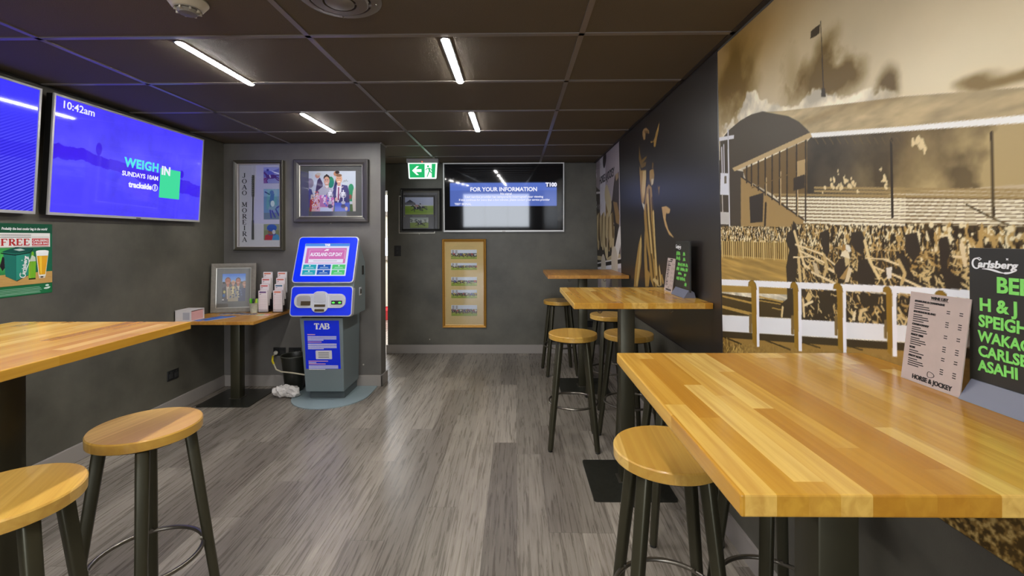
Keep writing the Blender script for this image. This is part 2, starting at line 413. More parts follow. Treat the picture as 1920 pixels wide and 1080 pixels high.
def flat(x0, x1, z0, z1, y):
    return lambda u, v: (x0+u*(x1-x0), y+0*u, z0+v*(z1-z0))
def unit(nu, nv, bg): return Canvas(0, 1, 0, 1, nu, nv, bg)

def run_art(C, A, seed=3):
    rng = np.random.default_rng(seed); U = C.u[None, :]; V = C.v[:, None]
    for e in A:
        k = e[0]
        if k == 'p': C.poly(e[3], e[1], e[2])
        elif k == 'l': C.line(e[4], e[3], e[1], e[2])
        elif k == 'blob':
            (u, v), r = e[2], e[3]
            for _ in range(5): C.ell(u+rng.normal()*r*.5, v+rng.normal()*r*.6, r*(.4+rng.random()*.5), r*(.5+rng.random()*.7), e[1], .9)
        elif k == 'sky':
            uu, vv = U+0*V, V+0*U
            n = vnoise(uu+9, vv+3, 2.2, 21, 5); n2 = np.clip((vnoise(uu+4, vv+7, 7.5, 22, 6)-.5)*2.6+.5, 0, 1)
            def bl(a, b, sa, sb, rot=0):
                c, q = math.cos(rot), math.sin(rot); x, y = uu-a, vv-b
                return np.exp(-((x*c+y*q)/sa)**2-((-x*q+y*c)/sb)**2)
            mix = lambda base, c, k: base+(np.array(c)-base)*np.clip(k, 0, 1)[..., None]
            base = np.array([210, 192, 154])*(.82+.30*n)[..., None]
            base = mix(base, (240, 226, 190), bl(-1.02, 1.72, .40, .14)*.9)
            base = mix(base, (158, 116, 44), bl(-1.95, 2.20, .42, .16)*.75)
            base = mix(base, (112, 84, 22), np.clip(bl(-2.02, 2.06, .20, .17, .4)*1.5*(.3+.9*n2)-.12, 0, 1)*.95)
            base = mix(base, (116, 90, 36), np.clip((bl(-1.60, 1.98, .06, .09)+bl(-1.57, 1.90, .09, .06))*1.35*(.25+n2)-.15, 0, 1))
            base = mix(base, (112, 88, 36), np.clip((bl(-1.42, 1.93, .07, .09, -.3)+bl(-1.33, 1.86, .07, .07)+bl(-1.45, 1.86, .08, .05))*1.5*(.2+n2)-.22, 0, 1))
            base = mix(base, (106, 84, 40), np.clip((bl(-1.19, 1.775, .035, .045)+bl(-1.235, 1.745, .05, .025))*1.9*(.15+n2)-.15, 0, 1))
            base = mix(base, (140, 116, 66), np.clip((bl(-.985, 1.710, .05, .016)+.8*bl(-.90, 1.69, .09, .012))*1.8*(.15+n2)-.15, 0, 1))
            top = np.interp(C.u, [-2.2, -2.14, -2.0, -1.9, -1.75, -1.62, -1.48, -1.3, -1.1, -.9], [1.86, 1.90, 1.90, 1.945, 1.925, 1.85, 1.825, 1.775, 1.735, 1.68])[None, :]+.10*(n2-.5)
            w = np.clip((top-vv)/.016, 0, 1)*np.clip((-uu-1.0)/.25, 0, 1)
            cl = np.array([240, 230, 204])*(.80+.30*np.clip((vnoise(uu+1, vv, 18, 33, 4)-.5)*2+.5, 0, 1))[..., None]
            base = base+(cl-base)*(w*.95)[..., None]
            C.a[:] = base
        elif k == 'roofgrain':
            m = (np.abs(C.a-np.array([186, 166, 124])).sum(-1) < 2); n = vnoise(U+0*V, V+0*U, 60, 41, 3, ax=.3)
            C.a[m] = C.a[m]*(.84+.34*n[m])[:, None]
            hz = np.exp(-(((U+1.15)/.16)**2+((V-1.745)/.018)**2))+.7*np.exp(-(((U+1.45)/.2)**2+((V-1.765)/.012)**2))
            C.a[:] = C.a+(np.array([128, 104, 60])-C.a)*(np.clip(hz, 0, 1)*.6*m)[..., None]
        elif k == 'inner':
            m = (np.abs(C.a-np.array([64, 53, 36])).sum(-1) < 2); uu, vv = U+0*V, V+0*U
            n = np.clip((vnoise(uu, vv, 9, 43, 6)-.5)*2.8+.5, 0, 1); gz = lambda a, b, s, q: np.exp(-((uu-a)/s)**2-((vv-b)/q)**2)
            g = np.clip((gz(-.96, 1.50, .17, .13)+.8*gz(-.84, 1.56, .12, .12)+.55*gz(-1.12, 1.44, .16, .06)+.35*gz(-1.24, 1.52, .08, .12)+.4*gz(-.55, 1.55, .3, .2))*(.25+1.1*n), 0, 1)
            br = np.clip((uu+1.34)/.2, 0, 1)[..., None]
            c = np.array([72, 63, 48])*(1-br)+np.array([92, 74, 42])*br
            c = c*(.85+.3*n)[..., None]; c = c+(np.array([188, 166, 116])-c)*g[..., None]
            C.a[m] = c[m]
        elif k == 'crowd':
            P = e[1]; cnt = e[2]; r = e[3]; rg = np.random.default_rng(e[4])
            u0, u1 = min(p[0] for p in P), max(p[0] for p in P); v0, v1 = min(p[1] for p in P), max(p[1] for p in P)
            C.poly(P, (76, 60, 30))
            for _ in range(cnt):
                u, v = rg.uniform(u0, u1), rg.uniform(v0, v1)
                ins = False; n = len(P)
                for i in range(n):
                    (x1, y1), (x2, y2) = P[i], P[(i+1) % n]
                    if (y1 > v) != (y2 > v) and u < (x2-x1)*(v-y1)/(y2-y1)+x1: ins = not ins
                if not ins: continue
                t = rg.random(); q = r*(.5+rg.random())
                col = (236, 222, 180) if t < .4 else (190, 156, 92) if t < .65 else (54, 42, 20)
                if t < .25: C.ell(u, v, q*.5, q*.55, col)
                else: C.ell(u, v-q, q*.42, q*(1.0+rg.random()), col, 1, rg.normal()*.3)
        elif k == 'limbs':
            P = e[1]; cnt, ln, wd, sd = e[2:6]; rg = np.random.default_rng(sd)
            u0, u1 = min(p[0] for p in P), max(p[0] for p in P); v0, v1 = min(p[1] for p in P), max(p[1] for p in P)
            for _ in range(cnt):
                u, v = rg.uniform(u0, u1), rg.uniform(v0, v1); a = rg.choice([-1.2, -.55, -.9, .9, 1.4, -.35])+rg.normal()*.2
                l = ln*(.3+rg.random()*.8); b = a+rg.normal()*.5
                t = rg.random(); col = (214, 188, 130) if t < .42 else (176, 142, 80) if t < .64 else (58, 46, 28)
                p1 = (u+l*.5*math.cos(a), v+l*.5*math.sin(a)); p2 = (p1[0]+l*.5*math.cos(b), p1[1]+l*.5*math.sin(b))
                C.line([(u, v), p1, p2], wd*(.35+rg.random()*.75), col)
        elif k == 'streak':
            P = e[1]; w = C.win(min(p[0] for p in P), max(p[0] for p in P), min(p[1] for p in P), max(p[1] for p in P))
            uu = C.u[w[0]:w[1]][None, :]; vv = C.v[w[2]:w[3]][:, None]; m = C.inside(P, w)
            n = vnoise(uu+0*vv, vv+.08*uu, 90, 51, 3, ax=.06); s_ = C.a[w[2]:w[3], w[0]:w[1]]; s_[m] = s_[m]*(.8+.42*n[m])[:, None]
        elif k == 'grass':
            P = e[1]; w = C.win(min(p[0] for p in P), max(p[0] for p in P), min(p[1] for p in P), max(p[1] for p in P))
            uu = C.u[w[0]:w[1]][None, :]+0*C.v[w[2]:w[3]][:, None]; vv = C.v[w[2]:w[3]][:, None]+0*uu; m = C.inside(P, w)
            n = vnoise(uu, vv, 120, 61, 3); n2 = vnoise(uu, vv, 9, 62, 3)
            lo = np.clip((.95-vv)/.16, 0, 1)
            c = np.array([150, 118, 56])*(.62+.75*n)[..., None]
            c = np.where((n < .44-.03*(1-lo))[..., None], np.array([66, 50, 18])*(1+.5*n2)[..., None], c)
            c = np.where((n > .63)[..., None], np.array([214, 184, 112]), c)
            k1 = (lo*.9+.1)[..., None]; s_ = C.a[w[2]:w[3], w[0]:w[1]]; nn = s_*(1-k1)+c*k1; s_[m] = nn[m]
        elif k == 'tufts':
            P = e[1]; rg = np.random.default_rng(71); u0, u1 = min(p[0] for p in P), max(p[0] for p in P)
            for _ in range(420):
                u = rg.uniform(u0, u1); v = rg.uniform(.72, .90)-.06*(u-u0)/(u1-u0); h = .015+.03*rg.random()
                C.line([(u, v), (u+rg.normal()*.012, v+h)], .004, (206, 176, 96) if rg.random() < .55 else (84, 64, 22))
def horse(C, x, y, s, col, jock, cap, asp, d=-1):
    """galloping horse and rider, side on; asp = picture width / height"""
    k = lambda a, b: (x+d*a*s/asp*-1, y+b*s)
    C.ell(*k(0, 0), .36*s/asp, .16*s, col)
    C.poly([k(-.22, .10), k(-.30, -.06), k(-.50, .26), k(-.46, .36)], col); C.poly([k(-.44, .36), k(-.70, .20), k(-.68, .12), k(-.44, .22)], col)
    for a in ((-.22, -.05, -.50, -.22, -.66, -.30), (-.16, -.06, -.34, -.30, -.26, -.42), (.24, -.04, .44, -.24, .66, -.34), (.28, -.02, .56, -.14, .70, -.26)):
        C.line([k(a[0], a[1]), k(a[2], a[3]), k(a[4], a[5])], .075*s, col, 1, asp)
    C.line([k(.32, .08), k(.56, .10), k(.66, .0)], .06*s, col, 1, asp)
    C.poly([k(-.18, .12), k(.16, .14), k(.20, .36), k(-.16, .42), k(-.26, .32)], jock); C.line([k(-.1, .1), k(-.05, -.05)], .08*s, (230, 230, 225), 1, asp)
    C.ell(*k(-.24, .47), .09*s/asp, .09*s, cap)
def racing_photo(nu, nv, seed, n=5, wide=3.0, stand=True):
    C = unit(nu, nv, (222, 230, 246)); rg = np.random.default_rng(seed)
    C.rect(0, 1, 0, .45, (168, 184, 70)); C.rect(0, 1, 0, .16, (140, 164, 48))
    C.rect(0, 1, .43, .62, (96, 104, 92))
    for i in range(60): C.ell(rg.random(), .5+rg.normal()*.05, .02, .05, rg.choice([[70, 84, 60], [130, 120, 100], [176, 160, 140], [84, 92, 72]]))
    if stand:
        for a in (.04, .17): C.rect(a, a+.09, .5, .95, (206, 206, 210)); C.rect(a+.02, a+.04, .5, .95, (120, 120, 132)); C.rect(a+.06, a+.07, .5, .95, (140, 130, 140))
    C.rect(0, 1, .40, .425, (232, 232, 228))
    cols = [(54, 34, 20), (72, 42, 22), (38, 26, 20), (96, 58, 30)]; jc = [(196, 60, 50), (230, 226, 220), (60, 70, 150), (210, 180, 60), (120, 40, 70)]
    for i in range(n):
        x = .14+i*(.80/max(1, n-1))+rg.normal()*.02
        horse(C, x, .38+rg.normal()*.02, .46, cols[i % 4], jc[(i+seed) % 5], jc[(i*2+seed) % 5], wide)
    return C
# ------------------------------------------------------------------ slab-serif capitals for posters and engraved names
SERIF = {'J': [(.55, .15, .55, 1, 1), ('a', .33, .17, .22, .17, 180, 360), ('s', .55, 1)], 'O': [('o', .5, .5, .46, .5)], 'A': [(.05, 0, .47, 1, 0), (.47, 1, .92, 0, 1), (.2, .36, .76, .36, 0), ('s', .07, 0), ('s', .9, 0)],
         'M': [(.12, 0, .16, 1, 0), (.16, 1, .5, .12, 1), (.5, .12, .84, 1, 0), (.84, 1, .88, 0, 1), ('s', .12, 0), ('s', .88, 0), ('s', .12, 1), ('s', .88, 1)],
         'R': [(.2, 0, .2, 1, 1), ('a', .5, .74, .27, .26, -90, 90), (.2, 1, .5, 1, 0), (.2, .48, .5, .48, 0), (.48, .48, .88, 0, 1), ('s', .2, 0), ('s', .2, 1), ('s', .9, 0)],
         'E': [(.2, 0, .2, 1, 1), (.2, 1, .82, 1, 0), (.2, .5, .68, .5, 0), (.2, 0, .85, 0, 0), ('s', .2, 0), ('s', .2, 1), (.82, 1, .82, .8, 0), (.85, 0, .85, .22, 0)],
         'I': [(.5, 0, .5, 1, 1), ('s', .5, 0), ('s', .5, 1)], 'T': [(.5, 0, .5, 1, 1), (.08, 1, .92, 1, 0), (.08, 1, .08, .78, 0), (.92, 1, .92, .78, 0), ('s', .5, 0)],
         'B': [(.2, 0, .2, 1, 1), ('a', .5, .76, .27, .24, -90, 90), ('a', .5, .26, .34, .26, -90, 90), (.2, 1, .5, 1, 0), (.2, .52, .55, .52, 0), (.2, 0, .5, 0, 0), ('s', .16, 0), ('s', .16, 1)],
         'F': [(.2, 0, .2, 1, 1), (.2, 1, .82, 1, 0), (.2, .5, .68, .5, 0), ('s', .2, 0), ('s', .2, 1), (.82, 1, .82, .8, 0)]}
def serif(mb, ch, x, z, w, h, thick=.18, thin=.07, y=0, t=.0006, M=None):
    """one capital in the box x..x+w, z..z+h"""
    q = h
    def bar(a, b, c, d, wd):
        p0, p1 = Vector((x+a*w, 0, z+b*h)), Vector((x+c*w, 0, z+d*h)); n = (p1-p0); L_ = n.length; n /= L_; s_ = Vector((-n.z, 0, n.x))*wd*q/2
        e = n*wd*q*.15
        mb.prism([(v.x, v.z) for v in (p0-e-s_, p1+e-s_, p1+e+s_, p0-e+s_)], y-t, y, M)
    for st in SERIF[ch]:
        if st[0] == 's': bar(st[1]-.17*q/w, st[2], st[1]+.17*q/w, st[2], thin)
        elif isinstance(st[0], str):
            a0, a1 = (0, 360) if st[0] == 'o' else st[5:7]; pts = []
            N_ = 22; cx, cz, rx, rz = st[1:5]
            O, I = [], []
            for i in range(N_+1):
                tt = R(a0+(a1-a0)*i/N_); c, n = math.cos(tt), math.sin(tt); wd = (thin+(thick-thin)*abs(c))*q/2
                O.append((x+cx*w+(rx*w+wd)*c, z+cz*h+(rz*h-thin*q*.0+thin*q/2)*n)); I.append((x+cx*w+(rx*w-wd)*c, z+cz*h+(rz*h-thin*q/2)*n))
            for i in range(N_): mb.prism([O[i], O[i+1], I[i+1], I[i]], y-t, y, M)
        else: bar(st[0], st[1], st[2], st[3], thick if st[4] else thin)
def script_logo(mb, x, z, w, y=0, M=None, t=.0004):
    """the hand-drawn brewery word: a big curled C, slanting letters, a crown dot and a swash under them; w = full width"""
    h = w*.30
    C = []
    for i in range(25):
        a = R(38+i*12.2); C.append((x+w*.105+w*.095*math.cos(a), z+h*.55+h*.40*math.sin(a)))
    def stroke(P, wd):
        n = len(P); A, B_ = [], []
        for i, p in enumerate(P):
            p0 = P[max(0, i-1)]; p1 = P[min(n-1, i+1)]; dx, dz = p1[0]-p0[0], p1[1]-p0[1]; l = math.hypot(dx, dz)+1e-9
            k = wd[i] if isinstance(wd, list) else wd
            A.append((p[0]-dz/l*k/2, p[1]+dx/l*k/2)); B_.append((p[0]+dz/l*k/2, p[1]-dx/l*k/2))
        for i in range(n-1): mb.prism([A[i], A[i+1], B_[i+1], B_[i]], y-t, y, M)
    stroke(C, [w*(.014+.030*math.sin(PI*i/24)) for i in range(25)])
    stroke([(x+w*.17, z+h*.80), (x+w*.22, z+h*.93), (x+w*.17, z+h*1.02), (x+w*.10, z+h*.97)], w*.022)
    mb.text('arlsberg', h*.78, x+w*.57, z+h*.50, y-t, bold=w*.0075, shear=.18, sx=1.14, M=M, thick=t)
    sw = [(x+w*(.24+.74*i/20), z+h*(.14-.16*math.sin(PI*i/20)+.10*math.sin(2*PI*i/20))) for i in range(21)]
    stroke(sw, [w*(.012+.034*math.sin(PI*min(1, i/14))) if i < 14 else w*(.016+.03*math.sin(PI*(20-i)/12)) for i in range(21)])
    mb.prism([(x+w*.80+w*.035*math.cos(R(a))*(1 if k % 2 else .5), z+h*.98+w*.035*math.sin(R(a))*(1 if k % 2 else .5)) for k, a in enumerate(range(0, 360, 45))], y-t, y, M)
def scribble(mb, x0, x1, z, h, y, seed, r):
    """writing too small or blurred to read: a quick zigzag of pen strokes, word by word"""
    g = random.Random(seed); x = x0
    while x < x1-h*.4:
        e = min(x1, x+h*(1.6+2.2*g.random())); P = []; k = 0; q = x
        while q < e: P.append((q, y, z+(h*.5 if k % 2 else -h*.5)*(.6+.4*g.random()))); q += h*(.22+.16*g.random()); k += 1
        if len(P) > 1: mb.tube(P, r, 4)
        x = e+h*.5
GRANDSTAND=[
('sky',),
('p',(80,70,56),1,[(-2.165,1.671),(-2.158,1.835),(-2.061,1.865),(-1.964,1.88),(-1.875,1.882),(-1.788,1.871),(-1.705,1.844),(-1.623,1.811),(-1.564,1.777),(-1.499,1.719),(-2.019,1.68)]),
('p',(186,166,124),1,[(-1.773,1.865),(-1.654,1.836),(-1.319,1.766),(-1.141,1.73),(-0.882,1.667),(-0.591,1.588),(-0.328,1.513),(-0.328,1.506),(-0.883,1.612),(-1.496,1.718),(-1.564,1.775),(-1.623,1.809)]),
('roofgrain',),
('p',(64,53,36),1,[(-1.499,1.71),(-0.883,1.601),(-0.328,1.502),(-0.328,1.42),(-0.885,1.484),(-1.532,1.505),(-1.526,1.695)]),
('inner',),
('p',(120,96,56),1,[(-1.949,1.669),(-1.521,1.704),(-1.528,1.459),(-1.664,1.518),(-1.928,1.626)]),
('p',(78,68,54),1,[(-2.173,1.748),(-2.028,1.681),(-1.944,1.66),(-1.972,1.413),(-2.187,1.416)]),
('p',(120,94,52),1,[(-1.732,1.549),(-1.526,1.512),(-1.146,1.487),(-0.885,1.457),(-0.328,1.407),(-0.329,1.374),(-0.886,1.396),(-1.56,1.419)]),
('l',(170,145,95),1,0.0066,[(-1.488,1.543),(-1.146,1.503)]),
('l',(170,145,95),1,0.005,[(-1.146,1.503),(-0.885,1.473)]),
('l',(170,145,95),1,0.003,[(-0.885,1.473),(-0.329,1.393)]),
('l',(170,145,95),1,0.0066,[(-1.488,1.532),(-1.146,1.494)]),
('l',(170,145,95),1,0.005,[(-1.146,1.494),(-0.885,1.466)]),
('l',(170,145,95),1,0.003,[(-0.885,1.466),(-0.329,1.391)]),
('l',(170,145,95),1,0.0072,[(-1.721,1.543),(-1.147,1.485)]),
('l',(170,145,95),1,0.005,[(-1.147,1.485),(-0.885,1.459)]),
('l',(170,145,95),1,0.003,[(-0.885,1.459),(-0.329,1.388)]),
('l',(246,238,210),1,0.0071,[(-1.698,1.528),(-1.147,1.476)]),
('l',(246,238,210),1,0.005,[(-1.147,1.476),(-0.885,1.452)]),
('l',(246,238,210),1,0.003,[(-0.885,1.452),(-0.329,1.386)]),
('l',(246,238,210),1,0.0071,[(-1.676,1.514),(-1.147,1.467)]),
('l',(246,238,210),1,0.005,[(-1.147,1.467),(-0.885,1.445)]),
('l',(246,238,210),1,0.003,[(-0.885,1.445),(-0.329,1.383)]),
('l',(246,238,210),1,0.007,[(-1.655,1.5),(-1.147,1.458)]),
('l',(246,238,210),1,0.005,[(-1.147,1.458),(-0.885,1.438)]),
('l',(246,238,210),1,0.003,[(-0.885,1.438),(-0.329,1.381)]),
('l',(246,238,210),1,0.007,[(-1.634,1.486),(-1.147,1.45)]),
('l',(246,238,210),1,0.0051,[(-1.147,1.45),(-0.886,1.431)]),
('l',(246,238,210),1,0.003,[(-0.886,1.431),(-0.329,1.378)]),
('l',(246,238,210),1,0.0069,[(-1.614,1.473),(-1.147,1.441)]),
('l',(246,238,210),1,0.0051,[(-1.147,1.441),(-0.886,1.424)]),
('l',(246,238,210),1,0.003,[(-0.886,1.424),(-0.329,1.376)]),
('l',(246,238,210),1,0.0069,[(-1.594,1.46),(-1.148,1.432)]),
('l',(246,238,210),1,0.0051,[(-1.148,1.432),(-0.886,1.417)]),
('l',(246,238,210),1,0.003,[(-0.886,1.417),(-0.329,1.373)]),
('l',(246,238,210),1,0.0068,[(-1.575,1.448),(-1.148,1.423)]),
('l',(246,238,210),1,0.0051,[(-1.148,1.423),(-0.886,1.41)]),
('l',(246,238,210),1,0.003,[(-0.886,1.41),(-0.329,1.371)]),
('l',(246,238,210),1,0.0068,[(-1.556,1.435),(-1.148,1.414)]),
('l',(246,238,210),1,0.0051,[(-1.148,1.414),(-0.886,1.403)]),
('l',(246,238,210),1,0.003,[(-0.886,1.403),(-0.329,1.368)]),
('l',(246,238,210),1,0.0067,[(-1.538,1.423),(-1.148,1.405)]),
('l',(246,238,210),1,0.0051,[(-1.148,1.405),(-0.886,1.396)]),
('l',(246,238,210),1,0.003,[(-0.886,1.396),(-0.329,1.366)]),
('l',(246,238,214),1,0.0097,[(-1.416,1.422),(-1.148,1.411)]),
('l',(246,238,214),1,0.0077,[(-1.148,1.411),(-0.886,1.4)]),
('l',(246,238,214),1,0.0045,[(-0.886,1.4),(-0.329,1.371)]),
('p',(170,140,88),1,[(-1.968,1.64),(-1.733,1.529),(-1.548,1.444),(-1.549,1.406),(-1.976,1.413)]),
('l',(60,50,38),1,0.0064,[(-1.968,1.643),(-1.548,1.444)]),
('p',(58,50,42),1,[(-1.9,1.55),(-1.791,1.557),(-1.802,1.444),(-1.895,1.442)]),
('l',(60,50,36),1,0.0134,[(-1.777,1.513),(-1.788,1.414)]),
('l',(58,48,34),1,0.0119,[(-1.917,1.683),(-1.919,1.613)]),
('l',(58,48,34),1,0.0114,[(-1.878,1.686),(-1.881,1.596)]),
('l',(205,180,130),1,0.0075,[(-1.873,1.598),(-1.873,1.595)]),
('l',(58,48,34),1,0.0108,[(-1.825,1.689),(-1.829,1.572)]),
('l',(58,48,34),1,0.0102,[(-1.775,1.692),(-1.779,1.549)]),
('l',(205,180,130),1,0.0067,[(-1.77,1.61),(-1.772,1.548)]),
('l',(58,48,34),1,0.0096,[(-1.727,1.695),(-1.733,1.527)]),
('l',(58,48,34),1,0.0091,[(-1.679,1.698),(-1.685,1.505)]),
('l',(205,180,130),1,0.006,[(-1.674,1.62),(-1.678,1.505)]),
('l',(58,48,34),1,0.0086,[(-1.633,1.701),(-1.64,1.485)]),
('l',(58,48,34),1,0.0081,[(-1.578,1.704),(-1.585,1.459)]),
('l',(205,180,130),1,0.0053,[(-1.574,1.631),(-1.579,1.459)]),
('l',(58,48,34),1,0.0076,[(-1.529,1.707),(-1.537,1.437)]),
('p',(188,160,110),1,[(-1.577,1.642),(-1.533,1.643),(-1.535,1.59),(-1.575,1.59)]),
('p',(60,50,38),1,[(-1.599,1.588),(-1.538,1.593),(-1.539,1.548),(-1.6,1.544)]),
('l',(120,96,56),1,0.0043,[(-1.878,1.585),(-1.583,1.608)]),
('p',(198,172,124),1,[(-2.043,1.69),(-1.504,1.725),(-1.491,1.708),(-2.024,1.673)]),
('p',(250,250,246),1,[(-1.504,1.722),(-1.143,1.657),(-0.882,1.615),(-0.328,1.509),(-0.328,1.5),(-0.883,1.6),(-1.143,1.645),(-1.494,1.705)]),
('l',(52,42,26),1,0.008,[(-1.185,1.633),(-1.186,1.436)]),
('l',(72,58,30),1,0.0057,[(-0.939,1.595),(-0.938,1.427)]),
('l',(90,74,44),1,0.004,[(-0.993,1.453),(-0.938,1.421)]),
('l',(90,74,44),1,0.0037,[(-0.938,1.421),(-0.905,1.405)]),
('l',(110,90,52),1,0.0027,[(-1.483,1.703),(-1.466,1.679)]),
('l',(110,90,52),1,0.0026,[(-1.448,1.695),(-1.431,1.672)]),
('l',(110,90,52),1,0.0025,[(-1.414,1.688),(-1.398,1.665)]),
('l',(110,90,52),1,0.0024,[(-1.382,1.681),(-1.366,1.659)]),
('l',(110,90,52),1,0.0023,[(-1.351,1.674),(-1.336,1.653)]),
('l',(110,90,52),1,0.0022,[(-1.321,1.668),(-1.307,1.647)]),
('l',(110,90,52),1,0.0021,[(-1.293,1.662),(-1.28,1.641)]),
('l',(110,90,52),1,0.0021,[(-1.266,1.656),(-1.253,1.636)]),
('l',(110,90,52),1,0.002,[(-1.24,1.65),(-1.228,1.631)]),
('l',(110,90,52),1,0.0019,[(-1.215,1.645),(-1.204,1.626)]),
('l',(110,90,52),1,0.0019,[(-1.191,1.64),(-1.18,1.621)]),
('l',(110,90,52),1,0.0018,[(-1.169,1.635),(-1.158,1.616)]),
('l',(110,90,52),1,0.0018,[(-1.147,1.63),(-1.136,1.612)]),
('l',(110,90,52),1,0.0017,[(-1.125,1.625),(-1.115,1.608)]),
('blob',(236,215,165),(-1.408,1.545),0.007200000000000001),
('blob',(236,215,165),(-1.38,1.579),0.0048000000000000004),
('blob',(236,215,165),(-1.345,1.546),0.008),
('blob',(236,215,165),(-1.324,1.546),0.0064),
('blob',(236,215,165),(-1.301,1.51),0.004),
('blob',(236,215,165),(-1.211,1.543),0.0064),
('blob',(236,215,165),(-1.203,1.522),0.0048000000000000004),
('blob',(236,215,165),(-1.108,1.616),0.0088),
('blob',(236,215,165),(-1.097,1.598),0.007200000000000001),
('blob',(236,215,165),(-1.12,1.611),0.0056),
('blob',(236,215,165),(-1.437,1.537),0.0048000000000000004),
('blob',(236,215,165),(-1.396,1.559),0.0056),
('blob',(236,215,165),(-1.368,1.53),0.0064),
('blob',(236,215,165),(-1.335,1.529),0.007200000000000001),
('blob',(236,215,165),(-1.316,1.535),0.0056),
('blob',(236,215,165),(-1.354,1.559),0.004),
('blob',(236,215,165),(-1.385,1.535),0.0056),
('blob',(236,215,165),(-1.219,1.561),0.0032),
('blob',(236,215,165),(-1.205,1.512),0.0048000000000000004),
('blob',(236,215,165),(-1.214,1.53),0.004),
('blob',(236,215,165),(-1.102,1.605),0.007200000000000001),
('blob',(236,215,165),(-1.091,1.586),0.0064),
('blob',(236,215,165),(-1.45,1.525),0.0032),
('l',(70,58,38),1,0.0033,[(-1.445,2.058),(-1.439,1.923)]),
('l',(60,50,34),1,0.0051,[(-1.441,1.94),(-1.437,1.826)]),
('p',(60,50,34),1,[(-1.446,1.85),(-1.431,1.845),(-1.427,1.816),(-1.449,1.823)]),
('p',(66,54,30),1,[(-1.448,2.051),(-1.473,2.05),(-1.492,2.048),(-1.495,2.025),(-1.469,2.022),(-1.451,2.024)]),
('p',(232,232,236),1,[(-2.18,1.855),(-2.022,1.832),(-2.023,1.816),(-2.181,1.837)]),
('p',(226,228,236),1,[(-2.159,1.685),(-2.074,1.671),(-2.073,1.573),(-2.168,1.584)]),
('p',(110,100,84),1,[(-2.121,1.665),(-2.1,1.663),(-2.101,1.629),(-2.123,1.631)]),
('l',(220,220,226),1,0.0098,[(-2.143,1.8),(-2.142,1.681)]),
('l',(220,220,226),1,0.0096,[(-2.121,1.808),(-2.121,1.678)]),
('l',(214,214,220),1,0.0123,[(-2.077,1.864),(-2.079,1.419)]),
('p',(200,196,190),1,[(-2.172,1.504),(-2.076,1.496),(-2.078,1.441),(-2.174,1.446)]),
('l',(206,200,190),1,0.0097,[(-2.146,1.579),(-2.144,1.5)]),
('crowd',[(-2.163,1.436),(-1.616,1.419),(-1.618,1.363),(-2.166,1.361)],2000,0.0055,7),
('p',(176,142,74),1,[(-2.169,1.306),(-1.639,1.306),(-1.643,1.18),(-2.176,1.132)]),
('streak',[(-2.169,1.306),(-1.639,1.306),(-1.645,1.089),(-2.181,0.992)]),
('p',(118,92,40),1,[(-2.166,1.366),(-1.618,1.363),(-1.62,1.305),(-2.169,1.303)]),
('l',(206,178,112),1,0.0165,[(-2.155,1.363),(-2.155,1.296)]),
('l',(206,178,112),1,0.0081,[(-2.134,1.364),(-2.134,1.296)]),
('l',(206,178,112),1,0.0079,[(-2.113,1.364),(-2.113,1.297)]),
('l',(206,178,112),1,0.0078,[(-2.093,1.364),(-2.093,1.297)]),
('l',(206,178,112),1,0.0076,[(-2.072,1.364),(-2.073,1.297)]),
('l',(206,178,112),1,0.015,[(-2.053,1.364),(-2.053,1.298)]),
('l',(206,178,112),1,0.0073,[(-2.033,1.364),(-2.034,1.298)]),
('l',(206,178,112),1,0.0072,[(-2.015,1.365),(-2.015,1.298)]),
('l',(206,178,112),1,0.0071,[(-1.996,1.365),(-1.996,1.299)]),
('l',(206,178,112),1,0.0069,[(-1.978,1.365),(-1.978,1.299)]),
('l',(206,178,112),1,0.0136,[(-1.96,1.365),(-1.96,1.299)]),
('l',(206,178,112),1,0.0067,[(-1.942,1.365),(-1.942,1.3)]),
('l',(206,178,112),1,0.0066,[(-1.925,1.365),(-1.925,1.3)]),
('l',(206,178,112),1,0.0065,[(-1.908,1.366),(-1.908,1.3)]),
('l',(206,178,112),1,0.0064,[(-1.891,1.366),(-1.891,1.301)]),
('l',(206,178,112),1,0.0125,[(-1.875,1.366),(-1.875,1.301)]),
('l',(206,178,112),1,0.0061,[(-1.859,1.366),(-1.859,1.301)]),
('l',(206,178,112),1,0.006,[(-1.843,1.366),(-1.843,1.301)]),
('l',(206,178,112),1,0.0059,[(-1.827,1.366),(-1.828,1.302)]),
('l',(206,178,112),1,0.0058,[(-1.812,1.366),(-1.812,1.302)]),
('l',(206,178,112),1,0.0115,[(-1.797,1.367),(-1.797,1.302)]),
('l',(206,178,112),1,0.0056,[(-1.782,1.367),(-1.782,1.302)]),
('l',(206,178,112),1,0.0056,[(-1.768,1.367),(-1.768,1.303)]),
('l',(206,178,112),1,0.0055,[(-1.753,1.367),(-1.754,1.303)]),
('l',(206,178,112),1,0.0054,[(-1.739,1.367),(-1.74,1.303)]),
('l',(206,178,112),1,0.0106,[(-1.725,1.367),(-1.726,1.303)]),
('l',(206,178,112),1,0.0052,[(-1.712,1.367),(-1.712,1.304)]),
('l',(206,178,112),1,0.0051,[(-1.698,1.367),(-1.699,1.304)]),
('l',(206,178,112),1,0.0051,[(-1.685,1.368),(-1.685,1.304)]),
('l',(206,178,112),1,0.005,[(-1.672,1.368),(-1.672,1.304)]),
('l',(206,178,112),1,0.0098,[(-1.659,1.368),(-1.66,1.305)]),
('l',(206,178,112),1,0.0048,[(-1.647,1.368),(-1.647,1.305)]),
('l',(206,178,112),1,0.0048,[(-1.634,1.368),(-1.635,1.305)]),
('l',(206,178,112),1,0.0047,[(-1.622,1.368),(-1.622,1.305)]),
